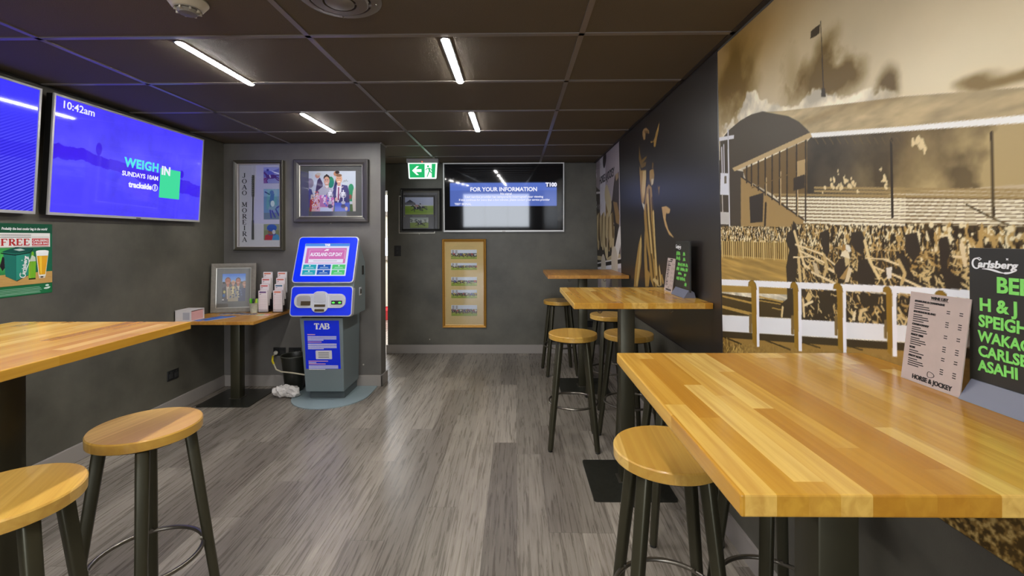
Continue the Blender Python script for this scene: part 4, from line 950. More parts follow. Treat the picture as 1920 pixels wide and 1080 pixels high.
PALE_ART=[
('p',(60,52,44),1,[(-5.591,1.965),(-5.22,1.919),(-5.156,1.84),(-5.184,1.548),(-5.567,1.56)]),
('p',(225,218,220),1,[(-5.594,1.936),(-5.193,1.902),(-5.195,1.878),(-5.597,1.908)]),
('p',(84,74,60),1,[(-5.526,1.951),(-5.521,2.0),(-5.249,1.922)]),
('p',(70,60,50),1,[(-4.259,1.991),(-4.433,1.975),(-4.505,1.875),(-4.582,1.753),(-4.712,1.715),(-4.664,1.604),(-4.472,1.502),(-4.289,1.497)]),
('p',(176,150,112),1,[(-4.289,1.984),(-4.411,1.984),(-4.385,1.918),(-4.283,1.939)]),
('p',(150,120,76),1,[(-4.539,1.738),(-4.361,1.713),(-4.263,1.585),(-4.289,1.502),(-4.418,1.524),(-4.463,1.617)]),
('p',(58,52,44),1,[(-5.564,1.589),(-4.289,1.497),(-4.254,1.211),(-5.569,1.072)]),
('p',(88,74,48),1,[(-5.563,1.603),(-5.323,1.635),(-5.153,1.574),(-5.065,1.623),(-4.896,1.728),(-4.748,1.583),(-4.611,1.553),(-4.505,1.491),(-4.538,1.364),(-4.681,1.411),(-4.802,1.387),(-5.058,1.414),(-5.536,1.388)]),
('p',(206,190,160),1,[(-5.564,1.589),(-5.396,1.513),(-5.269,1.426),(-5.536,1.395)]),
('p',(222,206,170),1,[(-4.944,1.489),(-4.829,1.499),(-4.832,1.188),(-4.899,1.141),(-4.934,1.184)]),
('p',(206,186,140),1,[(-4.615,1.506),(-4.495,1.491),(-4.517,1.352),(-4.553,1.187),(-4.609,1.179),(-4.654,1.315)]),
('p',(214,196,150),1,[(-4.795,1.461),(-4.689,1.448),(-4.743,1.24),(-4.791,1.239)]),
('p',(190,168,120),1,[(-5.158,1.521),(-5.075,1.518),(-5.081,1.309),(-5.165,1.301)]),
('l',(214,196,150),1,0.1576,[(-5.055,1.44),(-4.903,1.236)]),
('l',(150,122,70),1,0.2198,[(-5.028,1.725),(-4.848,1.562)]),
('l',(226,222,228),1,0.3191,[(-5.034,2.231),(-5.074,1.675)]),
('l',(60,54,56),1,0.1503,[(-4.901,2.234),(-4.943,2.203)]),
('l',(206,190,150),1,0.2042,[(-4.848,1.837),(-4.712,1.715)]),
('p',(196,180,140),1,[(-5.527,1.167),(-5.04,1.173),(-5.044,1.127),(-5.532,1.117)]),
('p',(196,180,140),1,[(-4.55,1.223),(-4.262,1.231),(-4.255,1.195),(-4.887,1.135),(-4.872,1.167)]),
('p',(236,232,232),1,[(-5.619,1.072),(-4.255,1.195),(-4.248,1.17),(-5.622,1.043)]),
('p',(232,230,236),1,[(-5.623,1.033),(-4.249,1.159),(-4.253,1.102),(-4.541,1.071),(-5.626,0.999)]),
('l',(40,34,30),1,0.0387,[(-5.622,1.037),(-4.248,1.164)]),
('l',(236,232,226),1,0.1549,[(-4.257,1.409),(-4.501,1.161)]),
('l',(214,204,186),1,0.2879,[(-4.523,1.154),(-4.519,0.944)]),
('l',(214,204,186),1,0.2795,[(-5.091,1.059),(-5.108,0.887)]),
('l',(120,98,60),1,0.1246,[(-5.478,1.642),(-5.571,1.445)]),
('l',(206,186,140),1,0.1231,[(-5.412,1.587),(-5.403,1.37)]),
('l',(206,186,140),1,0.1231,[(-5.341,1.603),(-5.38,1.296)]),
('l',(120,98,60),1,0.1174,[(-5.272,1.617),(-5.338,1.403)]),
('l',(206,186,140),1,0.1125,[(-5.211,1.565),(-5.184,1.331)]),
('l',(206,186,140),1,0.1122,[(-5.145,1.58),(-5.146,1.434)]),
('l',(120,98,60),1,0.1104,[(-5.081,1.595),(-5.124,1.364)]),
('l',(206,186,140),1,0.1073,[(-5.019,1.609),(-5.103,1.294)]),
('l',(206,186,140),1,0.1023,[(-4.964,1.559),(-4.946,1.395)]),
('l',(120,98,60),1,0.1039,[(-4.904,1.573),(-4.927,1.328)]),
('l',(206,186,140),1,0.0989,[(-4.846,1.587),(-4.892,1.425)]),
('l',(206,186,140),1,0.095,[(-4.789,1.601),(-4.762,1.359)]),
('l',(120,98,60),1,0.0956,[(-4.739,1.553),(-4.744,1.294)]),
('l',(206,186,140),1,0.0939,[(-4.684,1.567),(-4.712,1.388)]),
('l',(206,186,140),1,0.0911,[(-4.631,1.581),(-4.694,1.324)]),
('l',(120,98,60),1,0.0871,[(-4.579,1.594),(-4.561,1.416)]),
('blob',(236,234,236),(-5.427,2.127),0.02),
('blob',(236,234,236),(-5.447,1.781),0.02),
('blob',(236,234,236),(-5.116,1.955),0.02),
('blob',(120,114,118),(-5.417,2.233),0.008),
('blob',(190,184,180),(-5.387,1.756),0.008),
('blob',(120,114,118),(-5.347,2.226),0.008),
('blob',(190,184,180),(-5.334,1.752),0.008),
('blob',(120,114,118),(-5.279,2.22),0.008),
('blob',(190,184,180),(-5.281,1.749),0.008),
('blob',(120,114,118),(-5.213,2.213),0.008),
('blob',(190,184,180),(-5.23,1.745),0.008),
('blob',(120,114,118),(-5.148,2.207),0.008),
('blob',(190,184,180),(-5.18,1.742),0.008),
('blob',(120,114,118),(-5.419,2.211),0.008),
('blob',(190,184,180),(-5.389,1.739),0.008),
('blob',(120,114,118),(-5.349,2.205),0.008),
('blob',(190,184,180),(-5.335,1.736),0.008),
('blob',(120,114,118),(-5.281,2.198),0.008),
('blob',(190,184,180),(-5.283,1.732),0.008),
('blob',(120,114,118),(-5.215,2.192),0.008),
('blob',(190,184,180),(-5.232,1.729),0.008),
('blob',(120,114,118),(-5.15,2.186),0.008),
('blob',(190,184,180),(-5.181,1.726),0.008),
('blob',(120,114,118),(-5.421,2.189),0.008),
('blob',(190,184,180),(-5.39,1.723),0.008),
('blob',(120,114,118),(-5.351,2.183),0.008),
('blob',(190,184,180),(-5.337,1.719),0.008),
('blob',(120,114,118),(-5.283,2.177),0.008),
('blob',(190,184,180),(-5.285,1.716),0.008),
('blob',(120,114,118),(-5.217,2.171),0.008),
('blob',(190,184,180),(-5.233,1.713),0.008),
('blob',(120,114,118),(-5.152,2.165),0.008),
('blob',(190,184,180),(-5.183,1.71),0.008),
]

# ------------------------------------------------------------------ the room
NB = 8.6    # far side of the room behind the doorway
struct('floor', MB().box(XL-.2, 1.4, BACK, NB, -.1, 0), FLOOR)
struct('ceiling', MB().box(XL-.2, 1.4, BACK, NB, HC, HC+.1), CEIL)
struct('wall_left', MB().box(XL-.12, XL, BACK, DF+.12, 0, HC), WALL)
_w = MB(); _w.hexa([(XW(0), BACK, 0), (1.25, BACK, 0), (1.25, DF+.12, 0), (XW(0), DF+.12, 0), (XW(HC), BACK, HC), (1.25, BACK, HC), (1.25, DF+.12, HC), (XW(HC), DF+.12, HC)])
struct('wall_right', _w, WALL)
struct('wall_partition', MB().box(XL, XC, DP, DP+.158, 0, HC), WALLP)
_w = MB(); _w.box(XFL, 1.0, DF, DF+.12, 0, HC); _w.box(-2.35, XFL, DF, DF+.12, 1.95, HC); _w.box(XL, -2.35, DF, DF+.12, 0, HC)
struct('wall_far', _w, WALL)
# wall behind the camera with a wide window
_w = MB(); _w.box(XL, -2.0, BACK-.12, BACK, 0, HC); _w.box(.55, 1.2, BACK-.12, BACK, 0, HC); _w.box(-2.0, .55, BACK-.12, BACK, 0, .75); _w.box(-2.0, .55, BACK-.12, BACK, 2.1, HC)
struct('wall_back', _w, WALL)
_w = MB()
for x in (-2.0, -1.17, -.32, .50): _w.box(x, x+.05, BACK-.09, BACK-.03, .75, 2.1)
for z in (.75, 2.05): _w.box(-2.0, .55, BACK-.09, BACK-.03, z, z+.05)
struct('window_1', _w, BASE)
struct('window_2', MB().box(-1.95, .5, BACK-.065, BACK-.06, .8, 2.05), GLASS)
# small room seen through the doorway
PALE = M_plain('pale_room_paint', (206, 200, 184), .6)
struct('wall_beyond', MB().box(XL-.2, 1.4, NB, NB+.1, 0, HC), PALE)
struct('wall_beyond_left', MB().box(XL-.2, XL-.1, DF+.12, NB, 0, HC), PALE)
struct('wall_beyond_right', MB().box(1.3, 1.4, DF+.12, NB, 0, HC), PALE)
E_DAY = M_emit('daylight_pane', (232, 240, 255), 5.0)
_w = MB(); _w.box(-2.72, -2.02, NB-.03, NB, 1.88, 2.18)
struct('window_3', _w, E_DAY)
_w = MB(); _w.box(-2.72, -2.02, NB-.03, NB, 1.05, 1.38); struct('window_4', _w, E_DAY)
struct('trim_90', MB().box(-2.74, -2.0, NB-.06, NB, 1.80, 1.88).box(-2.74, -2.0, NB-.06, NB, .97, 1.05), BASE)

def skirting(n, mb): o = mb.build('baseboard_'+n, BASE); o['kind'] = 'structure'
def skirt_prism(h, t): return [(0, 0), (t, 0), (t, h-.012), (t*.35, h), (0, h)]
BH = .105
skirting('left', MB().box(XL, XL+.016, BACK, DP, 0, BH, .004))
skirting('partition', MB().box(XL, XC+.016, DP-.016, DP, 0, BH, .004))
skirting('partition_end', MB().box(XC, XC+.016, DP-.016, DP+.174, 0, BH, .004))
skirting('far', MB().box(XFL-.016, 1.0, DF-.016, DF, 0, BH, .004))
skirting('right', MB().hexa([(XW(0)-.016, BACK, 0), (XW(0), BACK, 0), (XW(0), DF, 0), (XW(0)-.016, DF, 0), (XW(0)-.016, BACK, BH), (XW(BH), BACK, BH), (XW(BH), DF, BH), (XW(0)-.016, DF, BH)]))

# suspended ceiling grid, every bar its own piece of trim
_n = 0
def bar(x0, x1, y0, y1):
    global _n; _n += 1
    o = MB().box(x0, x1, y0, y1, HC-.005, HC).build('trim_%d' % _n, TBAR); o['kind'] = 'structure'
for x in (.289, -.911, -2.111): bar(x-.012, x+.012, BACK, DP if x < XC else DF)
for k in range(-13, 6):
    y = 2.004+.6*k
    bar(XL if not DP < y < DP+.16 else XC, XW(HC), y-.012, y+.012)
TBAR = M_plain('dark_wall_angle', (62, 56, 50), .4)
bar(XW(HC)-.022, XW(HC), BACK, DF); bar(XL, XL+.022, BACK, DP); bar(XL, XC, DP-.022, DP); bar(XFL, XW(HC), DF-.022, DF)
o = MB().box(XC-.004, XC+.012, DP-.012, DP+.17, HC-.012, HC).build('trim_80', BASE); o['kind'] = 'structure'

# ------------------------------------------------------------------ recessed strip lights
def strip_light(x, y, label):
    t = thing('strip_light', label, 'ceiling light', (x, y+.298, HC), 0, 'recessed ceiling strip lights')
    out = rrect(-.025, .025, -.304, .304, .025, 8); inn = rrect(-.018, .018, -.297, .297, .018, 8)
    M = Matrix.Rotation(-PI/2, 4, 'X')
    MB().ring(out, inn, .0, .0035, M=Matrix(((1, 0, 0, 0), (0, 0, 1, 0), (0, -1, 0, 0), (0, 0, 0, 1)))).build('light_frame', BLK, t)
    P = rrect(-.018, .018, -.297, .297, .018, 8)
    d = MB(); n = len(P)
    a = [d.bm.verts.new((p[0], p[1], -.001)) for p in P]; b = [d.bm.verts.new((p[0]*.8, p[1]*.985, -.007)) for p in P]
    for i in range(n): d.bm.faces.new((a[i], a[(i+1) % n], b[(i+1) % n], b[i]))
    d.bm.faces.new(b); d.bm.faces.new(a[::-1])
    d.build('diffuser', LEDM, t, label='glowing white diffuser')
    return t
for x, yy in ((-1.525, ((3.245, 'short-looking strip light in the ceiling before the wall of frames'), (2.045, 'long strip light in the ceiling above the two big blue screens'), (.845, 'strip light over the left table behind the photo edge'))),
              (-.315, ((3.24, 'far middle strip light, nearer the wall-mounted information screen'), (2.035, 'bright strip light between the air vent and the middle of the ceiling'), (.835, 'strip light over the aisle just before the photo edge')))):
    for y, lb in yy: strip_light(x, y, lb)
    for k in range(1, 5): strip_light(x, .84-1.2*k, 'strip light further back over the aisle behind the camera')
def area(name, loc, rot, sx, sy, power, col):
    l = bpy.data.lights.new(name, 'AREA'); l.shape = 'RECTANGLE'; l.size = sx; l.size_y = sy; l.energy = power; l.color = col
    o = bpy.data.objects.new(name, l); COL.objects.link(o); o.location = loc; o.rotation_euler = rot; return o
area('window_daylight', (-.72, BACK+.02, 1.42), (PI/2, 0, 0), 2.4, 1.2, DAY, (.86, .92, 1))
area('side_room_daylight', (-1.9, 6.9, 2.2), (0, 0, 0), 1.2, 1.4, 150, (.95, .97, 1))

# ------------------------------------------------------------------ smoke detector and air vent
t = thing('smoke_detector', 'round smoke detector on the ceiling near the top edge', 'smoke detector', (-1.225, 1.70, HC))
DET = M_plain('ivory_plastic', (176, 168, 150), .4)
MB().lathe([(.066, 0), (.068, -.008), (.062, -.016), (.052, -.030), (.046, -.034)], 32).build('housing', DET, t, smooth=40)
MB().lathe([(.036, -.030), (.038, -.040), (.030, -.050), (.0, -.052)], 28, cap=False).lathe([(.045, -.034), (.0455, -.0375), (.044, -.0375)], 28, cap=False).build('sensor_cap', M_plain('grey_plastic', (120, 116, 108), .4), t, smooth=40)
_m = MB()
for k in range(8):
    a = k*PI/4; _m.box(.028, .044, -.003, .003, -.046, -.034, M=Matrix.Rotation(a, 4, 'Z'))
_m.build('sensor_rib', DET, t)
t = thing('air_vent', 'round painted air vent in the ceiling at the top edge', 'air vent', (-.648, 1.685, HC))
VENT = M_plain('taupe_vent_paint', (112, 104, 96), .45)
MB().lathe([(.148, 0), (.150, -.004), (.140, -.012), (.112, -.014), (.108, -.002)], 48, cap=False).build('vent_flange', VENT, t, smooth=35)
MB().lathe([(.100, -.006), (.104, -.014), (.098, -.02), (.060, -.024), (.058, -.012)], 48, cap=False).lathe([(.052, -.012), (.052, -.024), (.046, -.028), (.0, -.030)], 40, cap=False).build('vent_cone', VENT, t, smooth=35)
_m = MB()
for k in range(3): _m.box(.0, .112, -.006, .006, -.018, -.006, M=Matrix.Rotation(R(20+120*k), 4, 'Z'))
_m.build('vent_spoke', VENT, t)
for k in range(4):
    MB().sphere((.128*math.cos(R(-75+90*k)), .128*math.sin(R(-75+90*k)), -.013), .005, u=8, v=6).build('screw', STEEL, t)

# ------------------------------------------------------------------ tables
def table(label, cx, cy, w, d, z, group, plate=.44, wood=BLOCK, th=.029, rz=0):
    t = thing('bar_table' if z > .9 else 'side_table', label, 'table', (cx, cy, 0), rz, group)
    MB().box(-w/2, w/2, -d/2, d/2, z-th, z, .0025).build('tabletop', wood, t)
    MB().box(-.04, .04, -.04, .04, .009, z-th-.006, .005).build('column', LEGM, t, smooth=40)
    p = MB().prism(rrect(-plate/2, plate/2, -plate/2, plate/2, .018), -.009, 0, M=Matrix(((1, 0, 0, 0), (0, 0, 1, 0), (0, -1, 0, 0), (0, 0, 0, 1))))
    p.build('base_plate', BLKP, t)
    MB().box(-.052, .052, -.052, .052, .009, .0115).build('weld_collar', STEEL, t)
    MB().box(-.15, .15, -.15, .15, z-th-.006, z-th).build('mounting_plate', BLK, t)
    return t
def hooks(t, spots, z):
    for x, y in spots:
        MB().tube([(x, y, z), (x, y, z-.010)]+[(x+.012-.012*math.cos(R(a)), y, z-.010-.014*math.sin(R(a))) for a in range(20, 171, 25)], .0022, 6).build('bag_hook', STEEL, t, smooth=60)
TG = 'high butcher block bar tables'
table('high oiled wood bar table nearest on the right, with the big beer board', .626, .938, .686, .712, 1.06, TG)
t2 = table('middle high wood bar table along the right wall', .626, 2.622, .684, .72, 1.06, TG)
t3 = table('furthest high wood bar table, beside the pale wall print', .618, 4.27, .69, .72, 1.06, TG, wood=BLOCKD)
table('high wood bar table cut off by the left photo edge', -1.62, 1.42, .70, .71, 1.06, TG, .37)
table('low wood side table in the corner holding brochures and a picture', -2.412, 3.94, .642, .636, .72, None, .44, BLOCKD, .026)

hooks(t2, ((.13, -.33), (-.22, -.33)), 1.031); hooks(t3, ((-.17, -.33), (.13, -.33)), 1.031)

# ------------------------------------------------------------------ bar stools
def make_stool(label):
    t = thing('bar_stool', label, 'bar stool', (0, 0, 0), 0, 'round wooden bar stools')
    Z = .74
    MB().lathe([(.158, Z-.036), (.1625, Z-.033), (.1635, Z-.0045), (.1605, Z)], 80).build('seat', SEATW, t, smooth=30)
    MB().lathe([(.135, Z-.046), (.137, Z-.036), (.0, Z-.036), (.0, Z-.042), (.128, Z-.046)], 40, cap=False).build('seat_plate', BLK, t, smooth=30)
    for k in range(4):
        a = R(45+90*k); c, s = math.cos(a), math.sin(a)
        l = MB().sqtube((.214*c, .214*s, .006), (.122*c, .122*s, Z-.040), .030, .038, (c, s, 0), .008).build('leg', LEGM, t, smooth=50)
        MB().lathe([(.013, 0), (.0145, .001), (.0145, .008), (.012, .010)], 12, M=Matrix.Translation((.2135*c, .2135*s, 0))).build('foot_cap', BLK, l)
    P = [(.163*math.cos(2*PI*i/48), .163*math.sin(2*PI*i/48), .28) for i in range(48)]
    MB().tube(P, .0075, 10, True).build('foot_ring', STEEL, t, smooth=60)
    for k in range(4):
        a = R(45+90*k); c, s = math.cos(a), math.sin(a)
        MB().tube([(.152*c, .152*s, .288), (.172*c, .172*s, .288)], .006, 8).build('ring_weld', STEEL, t, smooth=60)
    return t
proto = None
for lb, x, y, rz in (
    ('bar stool under the left table, its whole seat and four legs in view', -1.285, 1.578, -11),
    ('bar stool cut by the left photo edge, lowest on the left', -1.304, 1.143, 25),
    ('bar stool half under the nearest right table at its left corner', .465, 1.416, -4),
    ('bar stool in front of the middle table, nearest the open aisle', .383, 3.105, -5),
    ('bar stool standing behind the column of the middle table', .759, 3.104, 12),
    ('furthest bar stool, seat below the far table against the far wall', .446, 4.721, 6),
    ('bar stool under the far table, seat just below the middle tabletop', .785, 3.856, 10),
    ('bar stool hidden under the nearest right table, only legs and ring seen', .800, 1.432, 8),
    ('bar stool behind the nearest table, only two thin feet seen', .763, 2.212, 0)):
    if proto is None: proto = s_ = make_stool(lb)
    else: s_ = copy_tree(proto)
    s_.location = (x, y, 0); s_.rotation_euler = (0, 0, R(rz)); s_['label'] = lb

# ------------------------------------------------------------------ things hung on walls: local x runs to the viewer's right, y away from the viewer, z up
def on_wall(wall, name, label, cat, a, z, group=None, off=0):
    if wall == 'far': return thing(name, label, cat, (a, DF-off, z), 0, group)
    if wall == 'part': return thing(name, label, cat, (a, DP-off, z), 0, group)
    if wall == 'left': return thing(name, label, cat, (XL+off, a, z), PI/2, group)
    return thing(name, label, cat, (XW(z)-off, a, z), 0, group, rot=(.0155, 0, -PI/2))

# ------------------------------------------------------------------ wall prints on the right
def wall_print(name, label, art, u0, u1, v0, v1, res, bg, mat, seed=3):
    t = on_wall('right', name, label, 'wall print', -u0, v0)
    C = Canvas(u0, u1, v0, v1, int((u1-u0)/res), int((v1-v0)/res), bg)
    run_art(C, art, seed)
    C.build('print_face', mat, t, lambda u, v: (u-u0, -.004+0*u, v-v0), back=.004)
    return t
t = wall_print('grandstand_print', 'huge sepia racecourse grandstand print with white rails on the right wall', GRANDSTAND, -2.17, -.30, .735, 2.256, .0026, (200, 176, 130), MURAL)
t = wall_print('rider_print', 'black wall print with a golden rim-lit rider, between the two pale prints', RIDER, -4.235, -2.175, .735, 2.268, .006, (40, 35, 32), MURALD)
t = wall_print('jockey_print', 'narrow pale wall print by the far corner with pole and white boat-like rail', PALE_ART, -5.46, -4.24, .735, 2.268, .006, (176, 166, 172), MURAL)
_m = MB(); _m.text('HORSE & JOCKEY', .115, .235, 1.285, -.0045, 'LEFT', sx=.86, bold=.003); _m.build('lettering', INK, t)

# ------------------------------------------------------------------ televisions
ALU = M_plain('brushed_tv_bezel', (200, 198, 196), .35, .35)
def television(wall, label, a, z, w, h, tilt, off, paint, mat, nu, nv, group, bez=.011, chin=.016):
    t = on_wall(wall, 'television', label, 'television', a, z, group, off)
    t.rotation_euler = (tilt, 0, t.rotation_euler[2])
    MB().box(-w/2, w/2, .004, .045, 0, h, .004).box(-w*.3, w*.3, .045, off-.004, h*.05, h*.35, .001).build('casing', BLK, t)
    MB().ring(rect(-w/2, w/2, 0, h), rect(-w/2+bez, w/2-bez, chin, h-bez), -.004, .006).build('bezel', ALU, t)
    MB().box(-.02, .02, -.0055, -.004, .003, .010).build('badge', STEEL, t)
    C = unit(nu, nv, (0, 0, 0)); paint(C)
    s_ = C.build('screen', mat, t, flat(-w/2+bez, w/2-bez, chin, h-bez, 0), back=.003)
    return t, s_
def blue_paint(C):
    U = C.u[None, :]+0*C.v[:, None]; V = C.v[:, None]+0*U
    n = vnoise(U*2, V*1.2, 3, 5, 5); base = np.array([74, 62, 252])*(.94+.12*n)[..., None]+np.array([26, 30, 4])*(np.exp(-((V-.62)/.2)**2)*n)[..., None]
    C.a[:] = base
    hz = .60-.17*C.u+.07*(vnoise(C.u*2, 0*C.u, 9, 8, 4)-.5)
    hz2 = hz-.13+.03*np.sin(C.u*6)
    m = (V < hz[None, :]) & (V > hz2[None, :]); C.a[m] = C.a[m]*.25+np.array([52, 14, 222])*.75
    C.ell(.235, .62, .017, .06, (54, 16, 224), .75); C.ell(.82, .53, .018, .045, (54, 14, 222), .85); C.ell(.56, .52, .02, .03, (54, 16, 224), .7)
    C.a[:] = C.a*(.94+.12*vnoise(U*3, V, 6, 12, 4))[..., None]
    for k in range(5): C.line([(.05+.1*k, .42-.05*k), (.42+.1*k, .30-.05*k)], .01, (84, 74, 255), .35, 1.8)
TG2 = 'big wall televisions'
t, scr = television('left', 'big blue screen on the left wall reading WEIGH IN', 3.222, 1.523, 1.262, .700, .06, .055, blue_paint, SCRBLUE, 280, 160, TG2)
_k = 1.24; _h = .673; _z0 = .016; X_ = lambda f: -_k/2+f*_k; Z_ = lambda f: _z0+f*_h
MB().text('10:42am', .062, X_(.03), Z_(.94), -.0006, 'LEFT', bold=.0008).build('clock_lettering', E_WHITE, scr)
MB().text('WEIGH', .086, X_(.632), Z_(.545), -.0006, 'RIGHT', bold=.0034, space=1.1).build('title_lettering', E_CYAN, scr)
MB().prism(rect(X_(.645), X_(.81), Z_(.23), Z_(.56)), -.0006, -.0002).build('green_square', E_GREEN, scr)
MB().text('IN', .088, X_(.652), Z_(.530), -.0012, 'LEFT', bold=.0034).build('title_lettering', E_WHITE, scr)
MB().text('SUNDAYS 10AM', .044, X_(.632), Z_(.432), -.0008, 'RIGHT', bold=.0012).build('caption_lettering', E_WHITE, scr)
MB().text('trackside', .054, X_(.585), Z_(.328), -.0008, 'RIGHT', bold=.0026).build('channel_lettering', E_WHITE, scr)
MB().text('1', .045, X_(.61), Z_(.33), -.0008, bold=.002).ring([(X_(.61)+.026*math.cos(2*PI*i/28), Z_(.33)+.026*math.sin(2*PI*i/28)) for i in range(28)], [(X_(.61)+.021*math.cos(2*PI*i/28), Z_(.33)+.021*math.sin(2*PI*i/28)) for i in range(28)], -.001, -.0006).build('channel_number', E_WHITE, scr)
def stripe_paint(C):
    U = C.u[None, :]+0*C.v[:, None]; V = C.v[:, None]+0*U
    C.a[:] = np.array([62, 56, 250]); w = .5+.5*np.sin((V*.9-U*.55*1.8)*2*PI*44)
    k = np.clip((.80-V)/.1, 0, 1)*np.clip(.25+(.72-V)*1.6, 0, 1); C.a[:] = C.a+(np.array([24, 14, 200])-C.a)*(k*w)[..., None]+(np.array([40, 40, 5]))*(k*(1-w))[..., None]
    hz = .60-.05*np.sin(C.u*9)-.1*(C.u-.8)
    m = (V < hz[None, :]) & (V > .42); C.a[m] = C.a[m]*.7+np.array([40, 20, 220])*.3
television('left', 'big blue screen with diagonal stripes, cut by the left photo edge', 1.893, 1.523, 1.262, .700, .06, .055, stripe_paint, SCRBLUE, 420, 240, TG2)
def info_paint(C):
    C.rect(.05, .945, .365, .715, (86, 112, 196)); C.rect(.05, .945, .365, .60, (82, 104, 180)); C.rect(.858, .945, .645, .715, (34, 44, 82))
t, scr = television('far', 'dark information screen high on the far wall', -.143, 1.452, 1.428, .815, .042, .048, info_paint, SCREEN, 160, 90, TG2, .013, .02)
_k = 1.402; _h = .782; _z0 = .02
MB().text('FOR YOUR INFORMATION', .066, X_(.50), Z_(.615), -.0006, bold=.0022).build('title_lettering', E_WHITE, scr)
MB().text('T100', .062, X_(.90), Z_(.682), -.0006, bold=.0034).build('caption_lettering', E_WHITE, scr)
MB().text('No signal', .036, X_(.52), Z_(.550), -.0006, bold=.0008).build('caption_lettering', E_WHITE, scr)
MB().text('Your service provider has temporarily interrupted your viewing', .036, X_(.50), Z_(.505), -.0006, bold=.0008).build('caption_lettering', E_WHITE, scr)
MB().text('If this continues for more than a few minutes, please contact your service provider', .034, X_(.505), Z_(.458), -.0006, bold=.0008, sx=.94).build('caption_lettering', E_WHITE, scr)
MB().text('TEST SIGNAL', .034, X_(.085), Z_(.395), -.0006, 'LEFT', bold=.001).build('caption_lettering', E_WHITE, scr)
MB().tube([(-.36+.012*i, .08, -.005-.045*math.sin(PI*i/12)) for i in range(13)], .004, 6).build('cable', BLK, t, smooth=60)

# ------------------------------------------------------------------ exit sign
t = thing('exit_sign', 'green exit sign with running figure hanging from the ceiling', 'exit sign', (-1.05, 5.16, 2.05))
MB().box(-.178, .178, -.03, .04, .178, .225, .004).build('housing', M_plain('grey_sign_box', (176, 174, 178), .4), t)
P = [(-.148, .0), (.148, .0), (.156, .008), (.166, .178), (-.166, .178), (-.156, .008)]
E_SIGN = M_emit('lit_sign_white', (236, 250, 246), 1.25); E_SG = M_emit('lit_sign_green', (40, 178, 104), 1.1)
MB().prism(P, -.006, .006).build('sign_panel', E_SIGN, t)
_m = MB(); _m.prism([(-.142, .014), (.024, .014), (.024, .168), (-.150, .168)], -.0072, -.006); _m.prism([(.104, .014), (.138, .014), (.148, .168), (.104, .168)], -.0072, -.006)
def arrow(): return [(-.118, .092), (-.066, .142), (-.040, .142), (-.074, .108), (-.012, .108), (-.012, .076), (-.074, .076), (-.040, .042), (-.066, .042)]
_m.build('green_field', E_SG, t)
MB().prism(arrow(), -.0084, -.0072).build('arrow', E_SIGN, t)
_f = MB(); _f.prism([(.062+.011*math.cos(2*PI*i/14), .140+.012*math.sin(2*PI*i/14)) for i in range(14)], -.0072, -.006)
for a, b, w in (((.072, .122), (.080, .086), .018), ((.074, .118), (.048, .112), .008), ((.048, .112), (.034, .098), .008), ((.080, .118), (.098, .106), .008), ((.098, .106), (.104, .090), .007), ((.078, .088), (.064, .056), .011), ((.064, .056), (.052, .022), .009), ((.082, .088), (.100, .066), .011), ((.100, .066), (.126, .062), .009)):
    d = Vector((b[0]-a[0], b[1]-a[1])); n = Vector((-d.y, d.x)).normalized()*w/2
    _f.prism([(a[0]-n.x, a[1]-n.y), (b[0]-n.x, b[1]-n.y), (b[0]+n.x, b[1]+n.y), (a[0]+n.x, a[1]+n.y)], -.0074, -.006)
_f.build('running_figure', E_SG, t)
MB().sphere((0, -.03, .187), .005, u=8, v=6).build('indicator_lamp', M_emit('red_indicator', (255, 70, 40), 6), t)

# ------------------------------------------------------------------ picture frames
def mould(w, h, fw, prof):
    """mitred picture moulding; prof = list of (distance in from the edge, depth towards the viewer)"""
    m = MB(); rows = []
    for d, y in prof:
        rows.append([m.bm.verts.new(p) for p in ((d, -y, d), (w-d, -y, d), (w-d, -y, h-d), (d, -y, h-d))])
    for a, b in zip(rows, rows[1:]):
        for i in range(4): m.bm.faces.new((a[i], a[(i+1) % 4], b[(i+1) % 4], b[i]))
    return m
def frame(t, w, h, fw, dep, fmat, matcol, lip=None, rebate=.012, glass=True):
    mould(w, h, fw, [(0, 0), (0, dep*.9), (.006, dep), (fw*.55, dep*.92), (fw-.004, dep*.72), (fw, dep*.62), (fw, rebate*.5)]).build('moulding', fmat, t)
    if lip: mould(w, h, fw, [(fw-.001, dep*.60), (fw-.001, dep*.74), (fw+.005, dep*.70), (fw+.006, rebate)]).build('inner_lip', lip, t)
    MB().box(fw-.002, w-fw+.002, -rebate, -.001, fw-.002, h-fw+.002).build('mat_board', M_plain('mat_board_'+t.name, matcol, .8), t)
    if glass: MB().box(fw-.001, w-fw+.001, -rebate-.012, -rebate-.010, fw-.001, h-fw+.001).build('glass', GLASS, t)
    return rebate
SILV = M_plain('worn_silver_fillet', (196, 190, 178), .35, .6)
